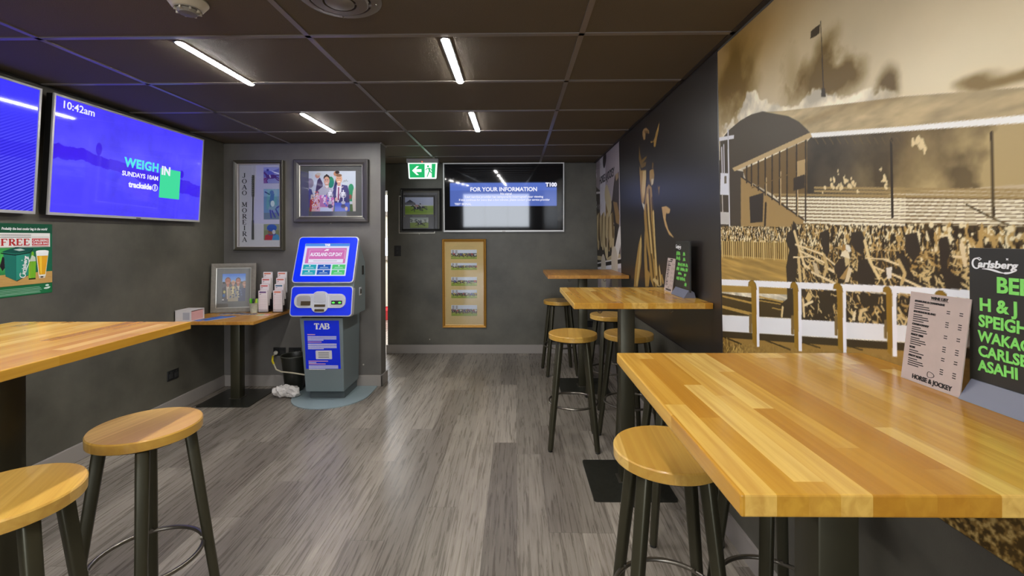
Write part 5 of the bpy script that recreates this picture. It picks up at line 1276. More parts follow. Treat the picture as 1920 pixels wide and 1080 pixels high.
def fig(C, x, hy, s, asp, skin, hair, coat, shirt=None, tie=None):
    """head-and-shoulders figure"""
    C.poly([(x-.15*s/asp*1.6, 0), (x-.17*s/asp*1.5, hy-.30*s), (x-.07*s/asp, hy-.16*s), (x+.07*s/asp, hy-.16*s), (x+.17*s/asp*1.5, hy-.30*s), (x+.15*s/asp*1.6, 0)], coat)
    if shirt is not None: C.poly([(x-.05*s/asp, hy-.16*s), (x+.05*s/asp, hy-.16*s), (x+.02*s/asp, hy-.60*s), (x-.02*s/asp, hy-.60*s)], shirt)
    if tie is not None: C.poly([(x-.012*s/asp, hy-.20*s), (x+.012*s/asp, hy-.20*s), (x+.016*s/asp, hy-.58*s), (x-.016*s/asp, hy-.58*s)], tie)
    C.rect(x-.035*s/asp, x+.035*s/asp, hy-.18*s, hy-.08*s, skin)
    C.ell(x, hy+.03*s, .088*s/asp, .115*s, hair); C.ell(x, hy, .078*s/asp, .108*s, skin)
    for e in (-.03, .03): C.ell(x+e*s/asp, hy+.022*s, .012*s/asp, .008*s, (70, 44, 34))
    C.line([(x-.03*s/asp, hy-.05*s), (x+.03*s/asp, hy-.05*s)], .014*s, (246, 230, 220), 1, asp)
# tall frame with the whip
t = on_wall('part', 'whip_frame', 'tall narrow dark frame with a riding whip and three pictures', 'framed display', -2.622, 1.272)
w, h = .463, .836
frame(t, w, h, .032, .055, M_plain('dark_olive_frame', (66, 62, 50), .38), (214, 212, 214), M_plain('grey_fillet', (168, 160, 158), .4), .014)
_m = MB()
zz = .70
for ch in 'JOAO MOREIRA':
    if ch != ' ': serif(_m, ch, .066 if ch != 'M' else .062, zz-.020, .040 if ch != 'M' else .048, .040, .22, .09, -.0145)
    zz -= .0545
_m.build('name_lettering', INK, t)
_wm = MB(); pts = [(.166-.00004*i*i*.1, -.022, .700-.0061*i) for i in range(100)]
_wm.tube([(.172, -.021, .70), (.171, -.021, .60), (.170, -.021, .50)], .010, 10); _wm.tube([(.170, -.021, .50), (.168, -.021, .28)], .0055, 8); _wm.tube([(.168, -.021, .28), (.167, -.021, .10)], [.0085, .010], 10)
wh = _wm.build('riding_whip', M_plain('black_leather', (30, 30, 26), .5), t, smooth=50)
_wm = MB()
for k in range(9): _wm.tube([(.1615, -.0315, .52+k*.02), (.181, -.0315, .529+k*.02)], .0022, 6)
_wm.build('grip_wrap', M_plain('grey_grip_tape', (104, 104, 92), .6), wh)
C = unit(70, 70, (120, 126, 186)); C.rect(0, 1, 0, .4, (150, 156, 190)); C.poly([(0, 1), (0, .8), (.5, .75), (1, .95), (1, 1)], (176, 182, 220))
horse(C, .45, .42, .85, (96, 52, 92), (104, 110, 190), (60, 70, 130), 1.0); C.line([(.5, .75), (1, .55)], .05, (214, 218, 240)); C.rect(0, .2, 0, .35, (150, 60, 90), .6)
C.build('top_photograph', PRINTG, t, flat(.268, .425, .625, .775, -.016), back=.0015)
C = unit(70, 130, (120, 160, 176)); C.rect(0, 1, 0, .22, (120, 142, 126)); C.rect(0, 1, .75, 1, (150, 186, 200))
C.ell(.58, .36, .28, .13, (150, 160, 190)); C.poly([(.4, .4), (.3, .62), (.48, .66), (.6, .45)], (104, 118, 168)); C.poly([(.36, .6), (.62, .62), (.66, .84), (.44, .86)], (84, 92, 176)); C.ell(.5, .88, .13, .07, (90, 100, 180)); C.line([(.36, .82), (.1, .9)], .04, (60, 66, 110), 1, .55)
for a, b in (((.4, .3), (.46, .06)), ((.52, .28), (.7, .08)), ((.74, .34), (.92, .14)), ((.8, .38), (.96, .44))): C.line([a, b], .05, (70, 78, 140), 1, .55)
C.ell(.55, .52, .12, .1, (236, 236, 240))
C.build('middle_photograph', PRINTG, t, flat(.268, .420, .288, .572, -.016), back=.0015)
C = unit(70, 70, (132, 142, 96)); C.rect(0, 1, .6, 1, (150, 158, 120)); C.poly([(.05, 0), (.1, .3), (.4, .42), (.85, .34), (1, 0)], (196, 44, 58)); C.poly([(.5, 0), (.6, .4), (.9, .34), (1, 0)], (70, 150, 200)); C.poly([(.25, .4), (.35, .3), (.7, .3), (.75, .42), (.5, .34)], (70, 60, 150))
C.ell(.46, .55, .2, .22, (150, 100, 74)); C.ell(.5, .76, .30, .22, (44, 96, 190)); C.poly([(.2, .66), (.75, .60), (.78, .72), (.2, .78)], (40, 90, 184)); C.ell(.62, .50, .10, .14, (214, 214, 220)); C.ell(.38, .56, .03, .02, (40, 30, 28))
C.build('bottom_photograph', PRINTG, t, flat(.268, .420, .095, .245, -.016), back=.0015)
# wide frame with two smiling men
t = on_wall('part', 'portrait_frame', 'wide dark frame with two smiling men holding trophies', 'framed picture', -2.063, 1.531)
w, h = .692, .584
frame(t, w, h, .052, .045, M_plain('charcoal_frame', (66, 62, 60), .35), (92, 92, 92), SILV, .014)
C = unit(190, 150, (196, 204, 218)); A = 1.27
C.rect(0, 1, 0, .18, (80, 110, 60)); C.ell(.03, .70, .08, .12, (150, 140, 160)); C.poly([(0, .1), (0, .58), (.06, .55), (.10, .4), (.12, .1)], (70, 70, 130)); C.poly([(.03, .12), (.13, .12), (.12, .42), (.05, .42)], (200, 190, 190)); C.poly([(.02, .0), (.14, .0), (.12, .30), (.03, .30)], (176, 60, 66))
C.poly([(.13, .35), (.16, .60), (.19, .78), (.24, .84), (.30, .70), (.30, .40)], (70, 56, 64)); C.ell(.19, .88, .05, .06, (196, 140, 110)); C.ell(.21, .92, .05, .035, (190, 184, 180))
C.ell(.47, .72, .07, .14, (36, 134, 96)); C.poly([(.52, .55), (.60, .90), (.68, .84), (.66, .5)], (52, 46, 70)); C.ell(.58, .93, .05, .065, (196, 136, 104)); C.ell(.61, .965, .045, .04, (50, 36, 30))
C.ell(.90, .58, .055, .10, (42, 140, 100)); C.poly([(.86, .25), (.86, .52), (.96, .52), (.94, .25)], (42, 140, 100)); C.poly([(.94, 0), (.92, .30), (.94, .52), (1, .60), (1, 0)], (206, 196, 190)); C.ell(.885, .36, .03, .06, (150, 84, 64))
# jockey
C.poly([(.06, 0), (.12, .30), (.18, .50), (.30, .62), (.40, .60), (.52, .52), (.56, .36), (.52, .0)], (226, 186, 200)); C.poly([(.20, .40), (.21, .53), (.31, .63), (.40, .60), (.50, .55), (.53, .44), (.44, .42), (.36, .38)], (186, 186, 198)); C.poly([(.24, .40), (.52, .42), (.52, .20), (.46, .10), (.24, .12)], (196, 130, 178))
rg = np.random.default_rng(4)
for _ in range(46): C.ell(.07+.16*rg.random(), .05+.45*rg.random(), .012, .016, rg.choice([[206, 50, 60], [120, 40, 50], [240, 230, 232], [236, 150, 60]]))
for _ in range(30): C.ell(.24+.28*rg.random(), .12+.28*rg.random(), .02, .025, rg.choice([[226, 110, 190], [90, 110, 210], [240, 220, 236]]))
C.poly([(.24, 0), (.25, .10), (.48, .10), (.50, 0)], (214, 224, 246)); C.ell(.10, .03, .04, .05, (226, 190, 170))
C.ell(.385, .83, .066, .075, (44, 32, 32)); C.ell(.385, .90, .02, .02, (44, 32, 32)); C.rect(.35, .43, .58, .68, (206, 160, 132)); C.ell(.385, .755, .060, .105, (212, 164, 136)); C.poly([(.35, .64), (.43, .64), (.42, .60), (.39, .575), (.36, .60)], (230, 226, 226))
for e in (.363, .407): C.ell(e, .775, .010, .008, (50, 30, 28))
C.line([(.362, .70), (.408, .70)], .016, (250, 244, 240), 1, A); C.line([(.36, .795), (.372, .797)], .008, (60, 40, 36), 1, A); C.line([(.40, .797), (.413, .795)], .008, (60, 40, 36), 1, A)
# man in the suit
C.poly([(.50, .45), (.56, .63), (.62, .66), (.70, .66), (.82, .64), (.86, .5), (.87, 0), (.55, 0), (.54, .3)], (66, 62, 104)); C.poly([(.60, .66), (.70, .66), (.69, .40), (.62, .20), (.58, .40)], (232, 230, 236)); C.poly([(.625, .60), (.65, .60), (.645, .28), (.615, .28)], (140, 40, 76)); C.poly([(.55, 0), (.55, .22), (.87, .22), (.87, 0)], (84, 104, 206))
C.ell(.645, .80, .066, .115, (214, 164, 134)); C.ell(.645, .89, .06, .035, (134, 100, 74)); C.rect(.61, .68, .63, .70, (206, 156, 126))
for e in (.622, .668): C.ell(e, .815, .010, .008, (56, 36, 32))
C.line([(.62, .735), (.668, .735)], .018, (250, 246, 242), 1, A); C.poly([(.69, .60), (.74, .615), (.735, .60), (.70, .585)], (236, 226, 214))
for cx in (.455, .735):
    C.ell(cx, .40, .055, .07, (206, 206, 216)); C.ell(cx, .46, .045, .02, (244, 244, 250)); C.rect(cx-.012, cx+.012, .22, .36, (228, 228, 236)); C.ell(cx, .22, .045, .04, (196, 196, 206)); C.ell(cx, .13, .05, .05, (90, 84, 96)); C.ell(cx, .50, .012, .035, (236, 236, 240))
    for s_ in (-1, 1): C.line([(cx+s_*.055, .46), (cx+s_*.075, .41), (cx+s_*.05, .35)], .016, (120, 116, 126), 1, A)
    C.ell(cx-.012, .41, .02, .025, (250, 250, 252)); C.ell(cx+.02, .37, .016, .02, (110, 108, 120))
C.ell(.585, .30, .025, .05, (226, 186, 166)); C.ell(.80, .07, .03, .05, (226, 186, 166))
C.line([(.73, .72), (.76, .77), (.77, .73), (.80, .78), (.81, .74), (.835, .75)], .006, (60, 60, 66), 1, A)
C.build('photograph', PRINTG, t, flat(.132, .572, .102, .478, -.016), back=.0015)
MB().sphere((.335, -.006, -.010), .006, u=8, v=6).build('frame_clip', SILV, t)
# small frame with two racing pictures, far wall
t = on_wall('far', 'racing_frame', 'small black frame with two racing pictures under the exit sign', 'framed picture', -1.40, 1.438)
w, h = .487, .507
frame(t, w, h, .024, .035, BLK, (118, 118, 122), None, .012)
mould(w-.056, h-.056, .01, [(0, 0), (0, .012), (.007, .012), (.009, 0)]).build('inner_lip', SILV, t, label='silver inner lip')
t.children[-1].location = (.028, -.008, .028)
C = unit(110, 70, (196, 204, 232)); A = 1.6
C.rect(0, 1, 0, .50, (150, 176, 70)); C.rect(0, 1, .1, .36, (132, 168, 46)); C.rect(0, .35, .56, .70, (120, 120, 128)); C.poly([(.04, .70), (.18, .86), (.32, .70)], (70, 74, 96)); C.rect(0, 1, .49, .54, (206, 214, 200))
horse(C, .60, .42, .42, (54, 56, 62), (200, 200, 210), (60, 64, 76), A); horse(C, .42, .38, .48, (44, 46, 50), (190, 150, 150), (90, 90, 110), A)
C.build('upper_photograph', PRINTG, t, flat(.075, .415, .225, .430, -.0135), back=.0012)
C = unit(80, 50, (150, 160, 150)); C.rect(0, 1, 0, .5, (140, 160, 80)); C.rect(0, 1, .5, 1, (170, 180, 176))
for k in range(20): C.ell((k*.37) % 1, .55+.02*(k % 5)*3, .05, .05, (96, 100, 96) if k % 2 else (210, 210, 206))
horse(C, .55, .40, .6, (50, 48, 46), (96, 100, 120), (60, 60, 70), 1.6)
C.build('lower_photograph', PRINTG, t, flat(.135, .355, .065, .190, -.0135), back=.0012)
_m = MB()
for k in range(5): _m.box(.16, .33, -.0128, -.012, .196+k*.0045, .1975+k*.0045)
_m.build('caption', M_plain('pale_caption', (170, 170, 172), .8), t)
for x in (.07, .43): MB().sphere((x, -.012, .206), .006, u=8, v=6).build('stud', M_plain('brass', (210, 200, 110), .3, .8), t)
for z in (-.008, .515): MB().sphere((w/2, -.005, z), .005, u=8, v=6).build('frame_clip', SILV, t)
# gilt frame with five racing pictures
t = on_wall('far', 'gilt_frame', 'tall gilt frame with five racing pictures in a column', 'framed picture', -.877, .312); t.rotation_euler = (.026, 0, 0)
w, h = .523, 1.057
GILT = M_plain('antique_gilt', (176, 126, 46), .4, .45, var=.35, bscale=120)
frame(t, w, h, .030, .030, GILT, (222, 196, 136), M_plain('gilt_fillet', (228, 186, 112), .4, .4), .012)
_m = MB(); scribble(_m, w/2-.08, w/2+.06, .985, .013, -.0125, 1, .0007); scribble(_m, w/2-.12, w/2+.12, .965, .012, -.0125, 2, .0007)
for z in (.944, .625, .292): scribble(_m, w/2-.012, w/2+.026, z, .008, -.0125, int(z*100), .0005)
_m.build('lettering', M_plain('faded_ink', (120, 100, 70), .8), t)
for i, (za, zb) in enumerate(((.820, .930), (.690, .772), (.500, .604), (.352, .452), (.140, .268))):
    C = racing_photo(110, 44, 10+i, (7, 5, 4, 6, 8)[i], 2.7, True)
    C.build('photograph', PRINTG, t, flat(.105, .412, za, zb, -.0135), back=.0012)
# switch, sockets
def wall_plate(wall, name, label, cat, a, z, w, h, parts):
    t = on_wall(wall, name, label, cat, a, z)
    MB().box(-w/2, w/2, -.009, 0, 0, h, .003).build('plate', BLK, t)
    for nm, x0, x1, z0, z1 in parts: MB().box(x0, x1, -.013, -.009, z0, z1, .0015).build(nm, M_plain('black_rocker_'+t.name+nm, (44, 44, 44), .3), t)
    return t
wall_plate('far', 'light_switch', 'black light switch on the far wall beside the doorway', 'light switch', -1.418, 1.165, .080, .125, [('rocker', -.012, .012, .075, .105), ('rocker', -.012, .012, .03, .06)])
wall_plate('left', 'power_socket', 'black double power socket low on the left wall', 'power socket', 3.62, .262, .118, .076, [('socket_face', -.048, -.008, .014, .05), ('socket_face', .008, .048, .014, .05), ('rocker', -.035, -.020, .055, .067), ('rocker', .020, .035, .055, .067)])
wall_plate('far', 'power_socket', 'black power socket low on the far wall behind the bar stools', 'power socket', .885, .315, .118, .076, [('socket_face', -.048, -.008, .014, .05), ('socket_face', .008, .048, .014, .05)])
# beer poster
t = on_wall('left', 'beer_poster', 'green beer poster with the word FREE on the left wall', 'poster', 2.374, 1.069)
pw, ph = .298, .401
C = unit(200, 270, (24, 96, 52)); A = pw/ph
U = C.u[None, :]+0*C.v[:, None]; V = C.v[:, None]+0*U
g = np.exp(-((U-.12)/.30)**2-((V-.52)/.22)**2); C.a[:] = np.array([26, 104, 70])+(np.array([84, 190, 84])-np.array([26, 104, 70]))*g[..., None]
C.rect(0, 1, .86, 1, (20, 84, 56)); C.rect(.0, .955, .668, .868, (236, 234, 230)); C.line([(0, .675), (.94, .675)], .006, (150, 140, 134), 1, A)
for z in (.838, .81):
    for k in range(16): C.line([(.05+k*.035, z), (.05+k*.035+.024, z)], .009, (96, 92, 90), .8, A)
C.rect(.62, .93, .695, .79, (206, 38, 40)); C.line([(.62, .81), (.93, .81)], .004, (90, 90, 90), 1, A); C.line([(.62, .682), (.93, .682)], .004, (206, 38, 40), 1, A)
wd = [(0, .15), (1, .15), (1, .315), (0, .305)]; C.poly(wd, (206, 162, 92))
for k in range(22): C.line([(0, .155+k*.007), (1, .155+k*.0073)], .0022, (168, 120, 56) if k % 3 else (228, 192, 126), .7, A)
C.rect(0, 1, 0, .15, (26, 112, 62)); C.rect(0, 1, .14, .15, (16, 80, 44))
# cool bag
C.poly([(.16, .29), (.36, .205), (.56, .28), (.40, .30)], (30, 34, 24), .8)
C.poly([(.13, .61), (.34, .585), (.34, .215), (.17, .29)], (34, 120, 104)); C.poly([(.34, .585), (.58, .60), (.56, .285), (.34, .215)], (46, 146, 124)); C.poly([(.10, .615), (.34, .675), (.64, .655), (.58, .605), (.34, .585)], (16, 84, 72)); C.poly([(.09, .605), (.32, .575), (.58, .60), (.64, .655), (.64, .635), (.58, .585), (.33, .56), (.10, .59)], (12, 26, 24)); C.poly([(.30, .64), (.42, .655), (.50, .63), (.40, .62)], (196, 214, 206)); C.poly([(.12, .55), (.15, .54), (.16, .40), (.12, .36), (.08, .42)], (34, 26, 30)); C.line([(.34, .56), (.34, .22)], .006, (24, 104, 92), 1, A)
# bottle
C.poly([(.575, .225), (.555, .25), (.56, .46), (.60, .52), (.615, .605), (.65, .605), (.66, .52), (.69, .46), (.685, .25), (.67, .22)], (120, 186, 34)); C.poly([(.575, .24), (.575, .45), (.60, .47), (.60, .24)], (176, 230, 60)); C.poly([(.57, .47), (.62, .56), (.68, .53), (.69, .47)], (206, 216, 196)); C.line([(.59, .25), (.59, .46)], .008, (40, 80, 24), .8, A); C.rect(.56, .685, .215, .235, (30, 52, 20))
# glass of beer
C.poly([(.69, .60), (.93, .60), (.87, .255), (.74, .255)], (232, 232, 224)); C.poly([(.71, .55), (.915, .55), (.862, .275), (.752, .275)], (236, 172, 20)); C.poly([(.75, .54), (.80, .54), (.80, .285), (.77, .285)], (252, 206, 60)); C.poly([(.695, .605), (.93, .605), (.915, .545), (.705, .545)], (244, 244, 240)); C.ell(.81, .607, .118, .018, (250, 250, 248)); C.poly([(.74, .255), (.87, .255), (.86, .225), (.75, .225)], (210, 206, 196)); C.ell(.80, .24, .03, .01, (60, 50, 30))
for z in (.105, .085, .065, .045, .028):
    C.line([(.02, z), (.80-.02*(z*50 % 3), z)], .008, (206, 226, 210), .75, A)
C.ell(.90, .115, .035, .014, (226, 236, 228)); C.ell(.89, .075, .055, .012, (226, 236, 228)); C.ell(.93, .085, .03, .01, (226, 236, 228))
C.build('printed_sheet', PRINTG, t, flat(0, pw, 0, ph, -.002), back=.0015)
_m = MB()
for i, ch in enumerate('FREE'): serif(_m, ch, .028+i*.0375, .281, .034, .034, .26, .12, -.0022)
_m.build('headline_lettering', M_plain('red_ink', (206, 38, 40), .5), t)
_m = MB(); _m.text('Probably the best cooler bag in the world', .0195, pw*.50, ph*.925, -.0022, shear=.25, bold=.0005, sx=.72).build('slogan_lettering', WHITE, t)
_m = MB(); _m.text('CARLSBERG', .017, pw*.775, ph*.762, -.0022, bold=.0003, sx=.95).text('CHILLER BAG', .017, pw*.775, ph*.722, -.0022, bold=.0003, sx=.86).build('offer_lettering', WHITE, t)
_m = MB(); script_logo(_m, 0, 0, .118, 0, M=Matrix.Translation((pw*.515, -.0022, ph*.245)) @ Matrix.Rotation(R(-82), 4, 'Y'))
_m.build('bag_lettering', WHITE, t)

# ------------------------------------------------------------------ betting kiosk
KX, KY = -1.614, 3.95
t = thing('betting_kiosk', 'tall blue and grey self-service betting terminal on a rounded floor plate', 'betting kiosk', (KX, KY, 0)); kiosk = t
KGREY = M_plain('kiosk_grey_paint', (118, 130, 132), .42, var=.08, bscale=160)
KPLATE = M_plain('kiosk_plate_paint', (142, 158, 162), .45)
KBLUE = M_plain('kiosk_royal_blue', (0, 46, 240), .3, coat=.3)
KSIL = M_plain('kiosk_silver_paint', (206, 206, 212), .32, .35)
CHROME = M_plain('satin_chrome', (222, 222, 226), .25, .45)
DARKC = M_plain('kiosk_dark_slot', (84, 70, 46), .35, .5)
Zup = Matrix(((1, 0, 0, 0), (0, 0, 1, 0), (0, -1, 0, 0), (0, 0, 0, 1)))     # puts an x,z outline flat on the ground: z -> -y ... y -> z
fp = [(-1.948+.0, 4.25), (-1.290, 4.25), (-1.288, 4.02)]+[(-1.618+.330*math.cos(R(a)), 4.02+.345*math.sin(R(a))) for a in range(-10, -175, -11)]+[(-1.948, 4.02)]
m = MB(); a = [m.bm.verts.new((x, y, .001)) for x, y in fp]; b = [m.bm.verts.new((x, y, .008)) for x, y in fp]; n = len(fp)
m.bm.faces.new(a[::-1]); m.bm.faces.new(b)
for i in range(n): m.bm.faces.new((a[i], a[(i+1) % n], b[(i+1) % n], b[i]))
m.build('floor_plate', KPLATE, t, world=True)
MB().box(-1.772, -1.478, 3.925, 4.235, .008, .085).build('plinth', M_plain('kiosk_plinth_grey', (84, 92, 94), .45), t, world=True)
MB().hexa([(-1.789, 3.872, .080), (-1.463, 3.872, .080), (-1.463, 4.238, .080), (-1.789, 4.238, .080), (-1.815, 3.815, .716), (-1.450, 3.815, .716), (-1.450, 4.238, .716), (-1.815, 4.238, .716)], .006).build('cabinet', KGREY, t, world=True)
MB().box(-1.80, -1.46, 3.83, 4.20, .716, .738).build('neck_joint', BLK, t, world=True)
# head: grey body behind, two silver-edged blue panels in front
BODY = [(3.80, .738), (4.115, .738), (4.115, 1.165), (3.955, 1.36), (3.84, 1.02), (3.83, .99)]
m = MB(); L_ = [m.bm.verts.new((-1.868, y, z)) for y, z in BODY]; Q = [m.bm.verts.new((-1.360, y, z)) for y, z in BODY]; n = len(BODY)
m.bm.faces.new(L_); m.bm.faces.new(Q[::-1])
for i in range(n): m.bm.faces.new((L_[i], Q[i], Q[(i+1) % n], L_[(i+1) % n]))
hd = m.build('head_body', KGREY, t, world=True)
for i in range(4): MB().box(-1.361, -1.357, 4.03+.012*i, 4.036+.012*i, 1.06, 1.14).build('side_vent', BLK, hd)
for o in hd.children: o.location = (-KX, -KY, 0)
m = MB().box(-1.362, -1.354, 3.955, 4.005, .885, .955, .003); sl = m.build('side_handle', KSIL, t, world=True)
m = MB().box(-1.356, -1.352, 3.965, 3.995, .90, .94); q = m.build('handle_hole', BLK, sl); q.location = (-KX, -KY, 0)
def tilt_frame(x0, y0, z0, y1, z1):
    """frame standing at (x0,y0,z0) whose up direction runs to (y1,z1)"""
    a = math.atan2(y1-y0, z1-z0)
    return Matrix.Translation((x0, y0, z0)) @ Matrix.Rotation(-a, 4, 'X')
PW = .517
MT = tilt_frame(-1.613, 3.795, 1.012, 3.945, 1.396); HT = math.hypot(.15, .384)
ML = tilt_frame(-1.613, 3.757, .738, 3.800, .985); HL = math.hypot(.043, .247)
ts = MB().prism(rrect(-PW/2, PW/2, 0, HT, .030), .0, .036, M=MT).build('screen_housing', KSIL, t, world=True)
def sub(mb, name, mat, par):
    """sub-part given in world measures under a part of the kiosk"""
    bmesh.ops.transform(mb.bm, matrix=Matrix.Translation((-KX, -KY, 0)), verts=mb.bm.verts); return mb.build(name, mat, par)
sub(MB().ring(rrect(-PW/2+.008, PW/2-.008, .008, HT-.008, .026), rrect(-.196, .188, .058, HT-.062, .006), -.003, 0, M=MT), 'blue_surround', KBLUE, ts)
sx0, sx1, sz0, sz1 = -.193, .185, .061, HT-.065
C = unit(170, 150, (206, 214, 240)); A = 1.27
C.rect(0, 1, .92, 1, (70, 140, 226)); C.rect(.0, 1, .0, .9, (216, 222, 246)); C.rect(.05, .95, .385, .86, (204, 112, 178)); C.rect(.125, .90, .40, .515, (226, 222, 240))
C.line([(.12, .50), (.12, .80), (.40, .80)], .008, (240, 222, 240), 1, A); C.line([(.60, .80), (.92, .80), (.92, .52)], .008, (240, 222, 240), 1, A)
for k in range(22): C.line([(.24+k*.024, .457), (.24+k*.024+.014, .457)], .018, (160, 150, 176), .8, A)
for i, c in enumerate(((30, 160, 176), (24, 84, 176), (76, 196, 112))):
    for j in range(2):
        x, z = .03+i*.325, .035+j*.165; C.rect(x, x+.29, z, z+.145, c)
        C.ell(x+.145, z+.11, .018, .018, (230, 240, 244)); C.line([(x+.06, z+.06), (x+.23, z+.06)], .014, (206, 226, 236), .8, A); C.line([(x+.04, z+.03), (x+.25, z+.03)], .012, (206, 226, 236), .6, A)
C.poly([(.44, .78), (.50, .83), (.56, .82), (.53, .79), (.55, .765), (.50, .78), (.46, .765)], (244, 236, 244))
class _F: pass
def tf(M, y):
    Mi = Matrix.Translation((-KX, -KY, 0)) @ M
    def f(u, v):
        x = sx0+u*(sx1-sx0); z = sz0+v*(sz1-sz0)
        return (Mi[0][0]*x+Mi[0][1]*y+Mi[0][2]*z+Mi[0][3], Mi[1][0]*x+Mi[1][1]*y+Mi[1][2]*z+Mi[1][3], Mi[2][0]*x+Mi[2][1]*y+Mi[2][2]*z+Mi[2][3])
    return f
C.build('touch_screen', SCREEN, ts, tf(MT, -.0008), back=0)
cx = (sx0+sx1)/2
sub(MB().text('AUCKLAND CUP DAY', .044, cx, sz0+.655*(sz1-sz0), -.0016, bold=.0010, sx=.62, shear=.08, M=MT), 'screen_lettering', E_WHITE, ts)
sub(MB().text('TAB', .024, cx, sz0+.958*(sz1-sz0), -.0016, bold=.0018, M=MT), 'header_lettering', E_WHITE, ts)
lp = MB().prism(rrect(-PW/2, PW/2, 0, HL, .028), .0, .05, M=ML).build('lower_housing', KSIL, t, world=True)
sub(MB().prism(rrect(-PW/2+.008, PW/2-.008, .008, HL-.008, .024), -.003, 0, M=ML), 'blue_panel', KBLUE, lp)
sub(MB().prism(rrect(-.222, .205, .070, .186, .050), -.011, -.003, M=ML).prism(rrect(-.075, .062, .032, .206, .050), -.015, -.003, M=ML), 'chrome_fascia', CHROME, lp)
sub(MB().prism(rrect(-.20, -.085, .082, .172, .03), -.0125, -.011, M=ML), 'receipt_recess', M_plain('recess_chrome', (176, 172, 166), .3, .4), lp)
sub(MB().box(-.165, -.085, -.0135, -.0125, .090, .125, M=ML), 'receipt_slot', DARKC, lp)
sub(MB().prism(rrect(-.055, .042, .115, .192, .02), -.0165, -.015, M=ML), 'reader_recess', M_plain('recess_steel', (206, 206, 208), .28, .4), lp)
sub(MB().box(-.05, .04, -.0175, -.015, .078, .098, M=ML).box(-.045, .035, -.0185, -.0175, .040, .060, M=ML), 'card_slot', DARKC, lp)
sub(MB().prism(rrect(.075, .195, .082, .172, .03), -.0125, -.011, M=ML), 'note_recess', M_plain('recess_silver', (206, 206, 210), .28, .4), lp)
sub(MB().box(.088, .178, -.0145, -.0125, .098, .130, .002, M=ML), 'note_slot', BLK, lp)
sub(MB().prism([(.106+.012*math.cos(k), .113+.007*math.sin(k)) for k in np.linspace(0, 6.1, 14)], -.0155, -.0145, M=ML).prism([(.158+.012*math.cos(k), .113+.007*math.sin(k)) for k in np.linspace(0, 6.1, 14)], -.0155, -.0145, M=ML), 'green_light', M_emit('green_slot_light', (90, 235, 80), 1.6), lp)
# printed notice on the cabinet front
MC = tilt_frame(-1.627, 3.872, .080, 3.815, .716); HCB = math.hypot(.057, .636)
nt = MB().prism(rect(-.150, .145, .200, HCB-.022), -.0015, 0, M=MC).build('blue_notice', KBLUE, t, world=True)
_m = MB()
for i, ch in enumerate('TAB'): serif(_m, ch, -.066+i*.044, .545, .044, .046, .30, .14, -.0015, .001, M=MC)
sub(_m, 'brand_lettering', WHITE, nt)
_m = MB()
for (z, k, x1) in ((.488, 4, .118), (.424, 5, .118), (.262, 1, .05), (.236, 4, .124)):
    for j in range(k): _m.box(-.125, (x1 if j < k-1 else x1-.11), -.0024, -.0015, z-.0105*j-.011, z-.0105*j-.0055, M=MC)
sub(_m, 'white_lettering', WHITE, nt)
_m = MB()
for z, x1 in ((.497, -.060), (.433, -.008), (.268, .04), (.244, .018)): _m.box(-.125, x1, -.0026, -.0015, z-.004, z+.003, M=MC)
sub(_m, 'pink_lettering', M_plain('pink_ink', (240, 176, 190), .5), nt)
sub(MB().prism(rrect(-.062, .075, .285, .360, .006), -.0024, -.0015, M=MC), 'white_label', M_plain('white_label_paper', (226, 224, 226), .6), nt)
_m = MB()
for j in range(4): _m.box(-.04, .05, -.003, -.0024, .298+j*.014, .302+j*.014, M=MC)
sub(_m, 'label_lettering', INK, nt)

# ------------------------------------------------------------------ things on the low side table (top at z = .72)
TZ = .72
t = thing('picture_frame', 'grey weathered picture frame standing in the corner on the low table', 'framed picture', (-2.715, 4.045, TZ), R(14), None, rot=(-.07, 0, R(14)))
w, h = .362, .438
frame(t, w, h, .040, .022, M_plain('weathered_grey_frame', (128, 122, 112), .6, var=.25, bscale=40), (130, 126, 120), SILV, .008)
MB().box(.0, w, 0, .006, 0, h).build('backing', BLK, t)
C = unit(100, 130, (96, 146, 232)); A = .77
U = C.u[None, :]+0*C.v[:, None]; V = C.v[:, None]+0*U
C.a[:] = np.array([86, 140, 236])+(np.array([176, 206, 246])-np.array([86, 140, 236]))*np.clip((.98-V)*3.2, 0, 1)[..., None]
C.rect(0, 1, 0, .70, (120, 112, 112))
for k in range(40): C.ell((k*.617) % 1, .66+.02*((k*7) % 5)/5, .05, .04, ((150, 110, 80), (104, 86, 70), (196, 176, 150), (70, 60, 60))[k % 4])
fig(C, .24, .72, 1.05, A, (206, 130, 96), (150, 80, 56), (96, 86, 84), (226, 206, 180)); fig(C, .68, .72, .95, A, (206, 132, 100), (110, 70, 52), (104, 100, 110), (232, 216, 186)); fig(C, .47, .66, .7, A, (216, 160, 130), (226, 206, 160), (176, 160, 130), (240, 220, 150)); fig(C, .95, .62, .8, A, (206, 150, 120), (140, 110, 90), (90, 88, 110))
for k in range(26): C.ell(.35+.5*((k*.37) % 1), .15+.35*((k*.53) % 1), .03, .03, ((120, 130, 160), (86, 90, 110), (226, 210, 160), (60, 70, 100))[k % 4])
C.ell(.10, .35, .05, .05, (220, 206, 120)); C.ell(.08, .22, .05, .06, (70, 110, 170)); C.ell(.05, .07, .04, .03, (250, 248, 240))
C.build('photograph', PRINTG, t, flat(.088, .276, .098, .345, -.0098), back=.001)
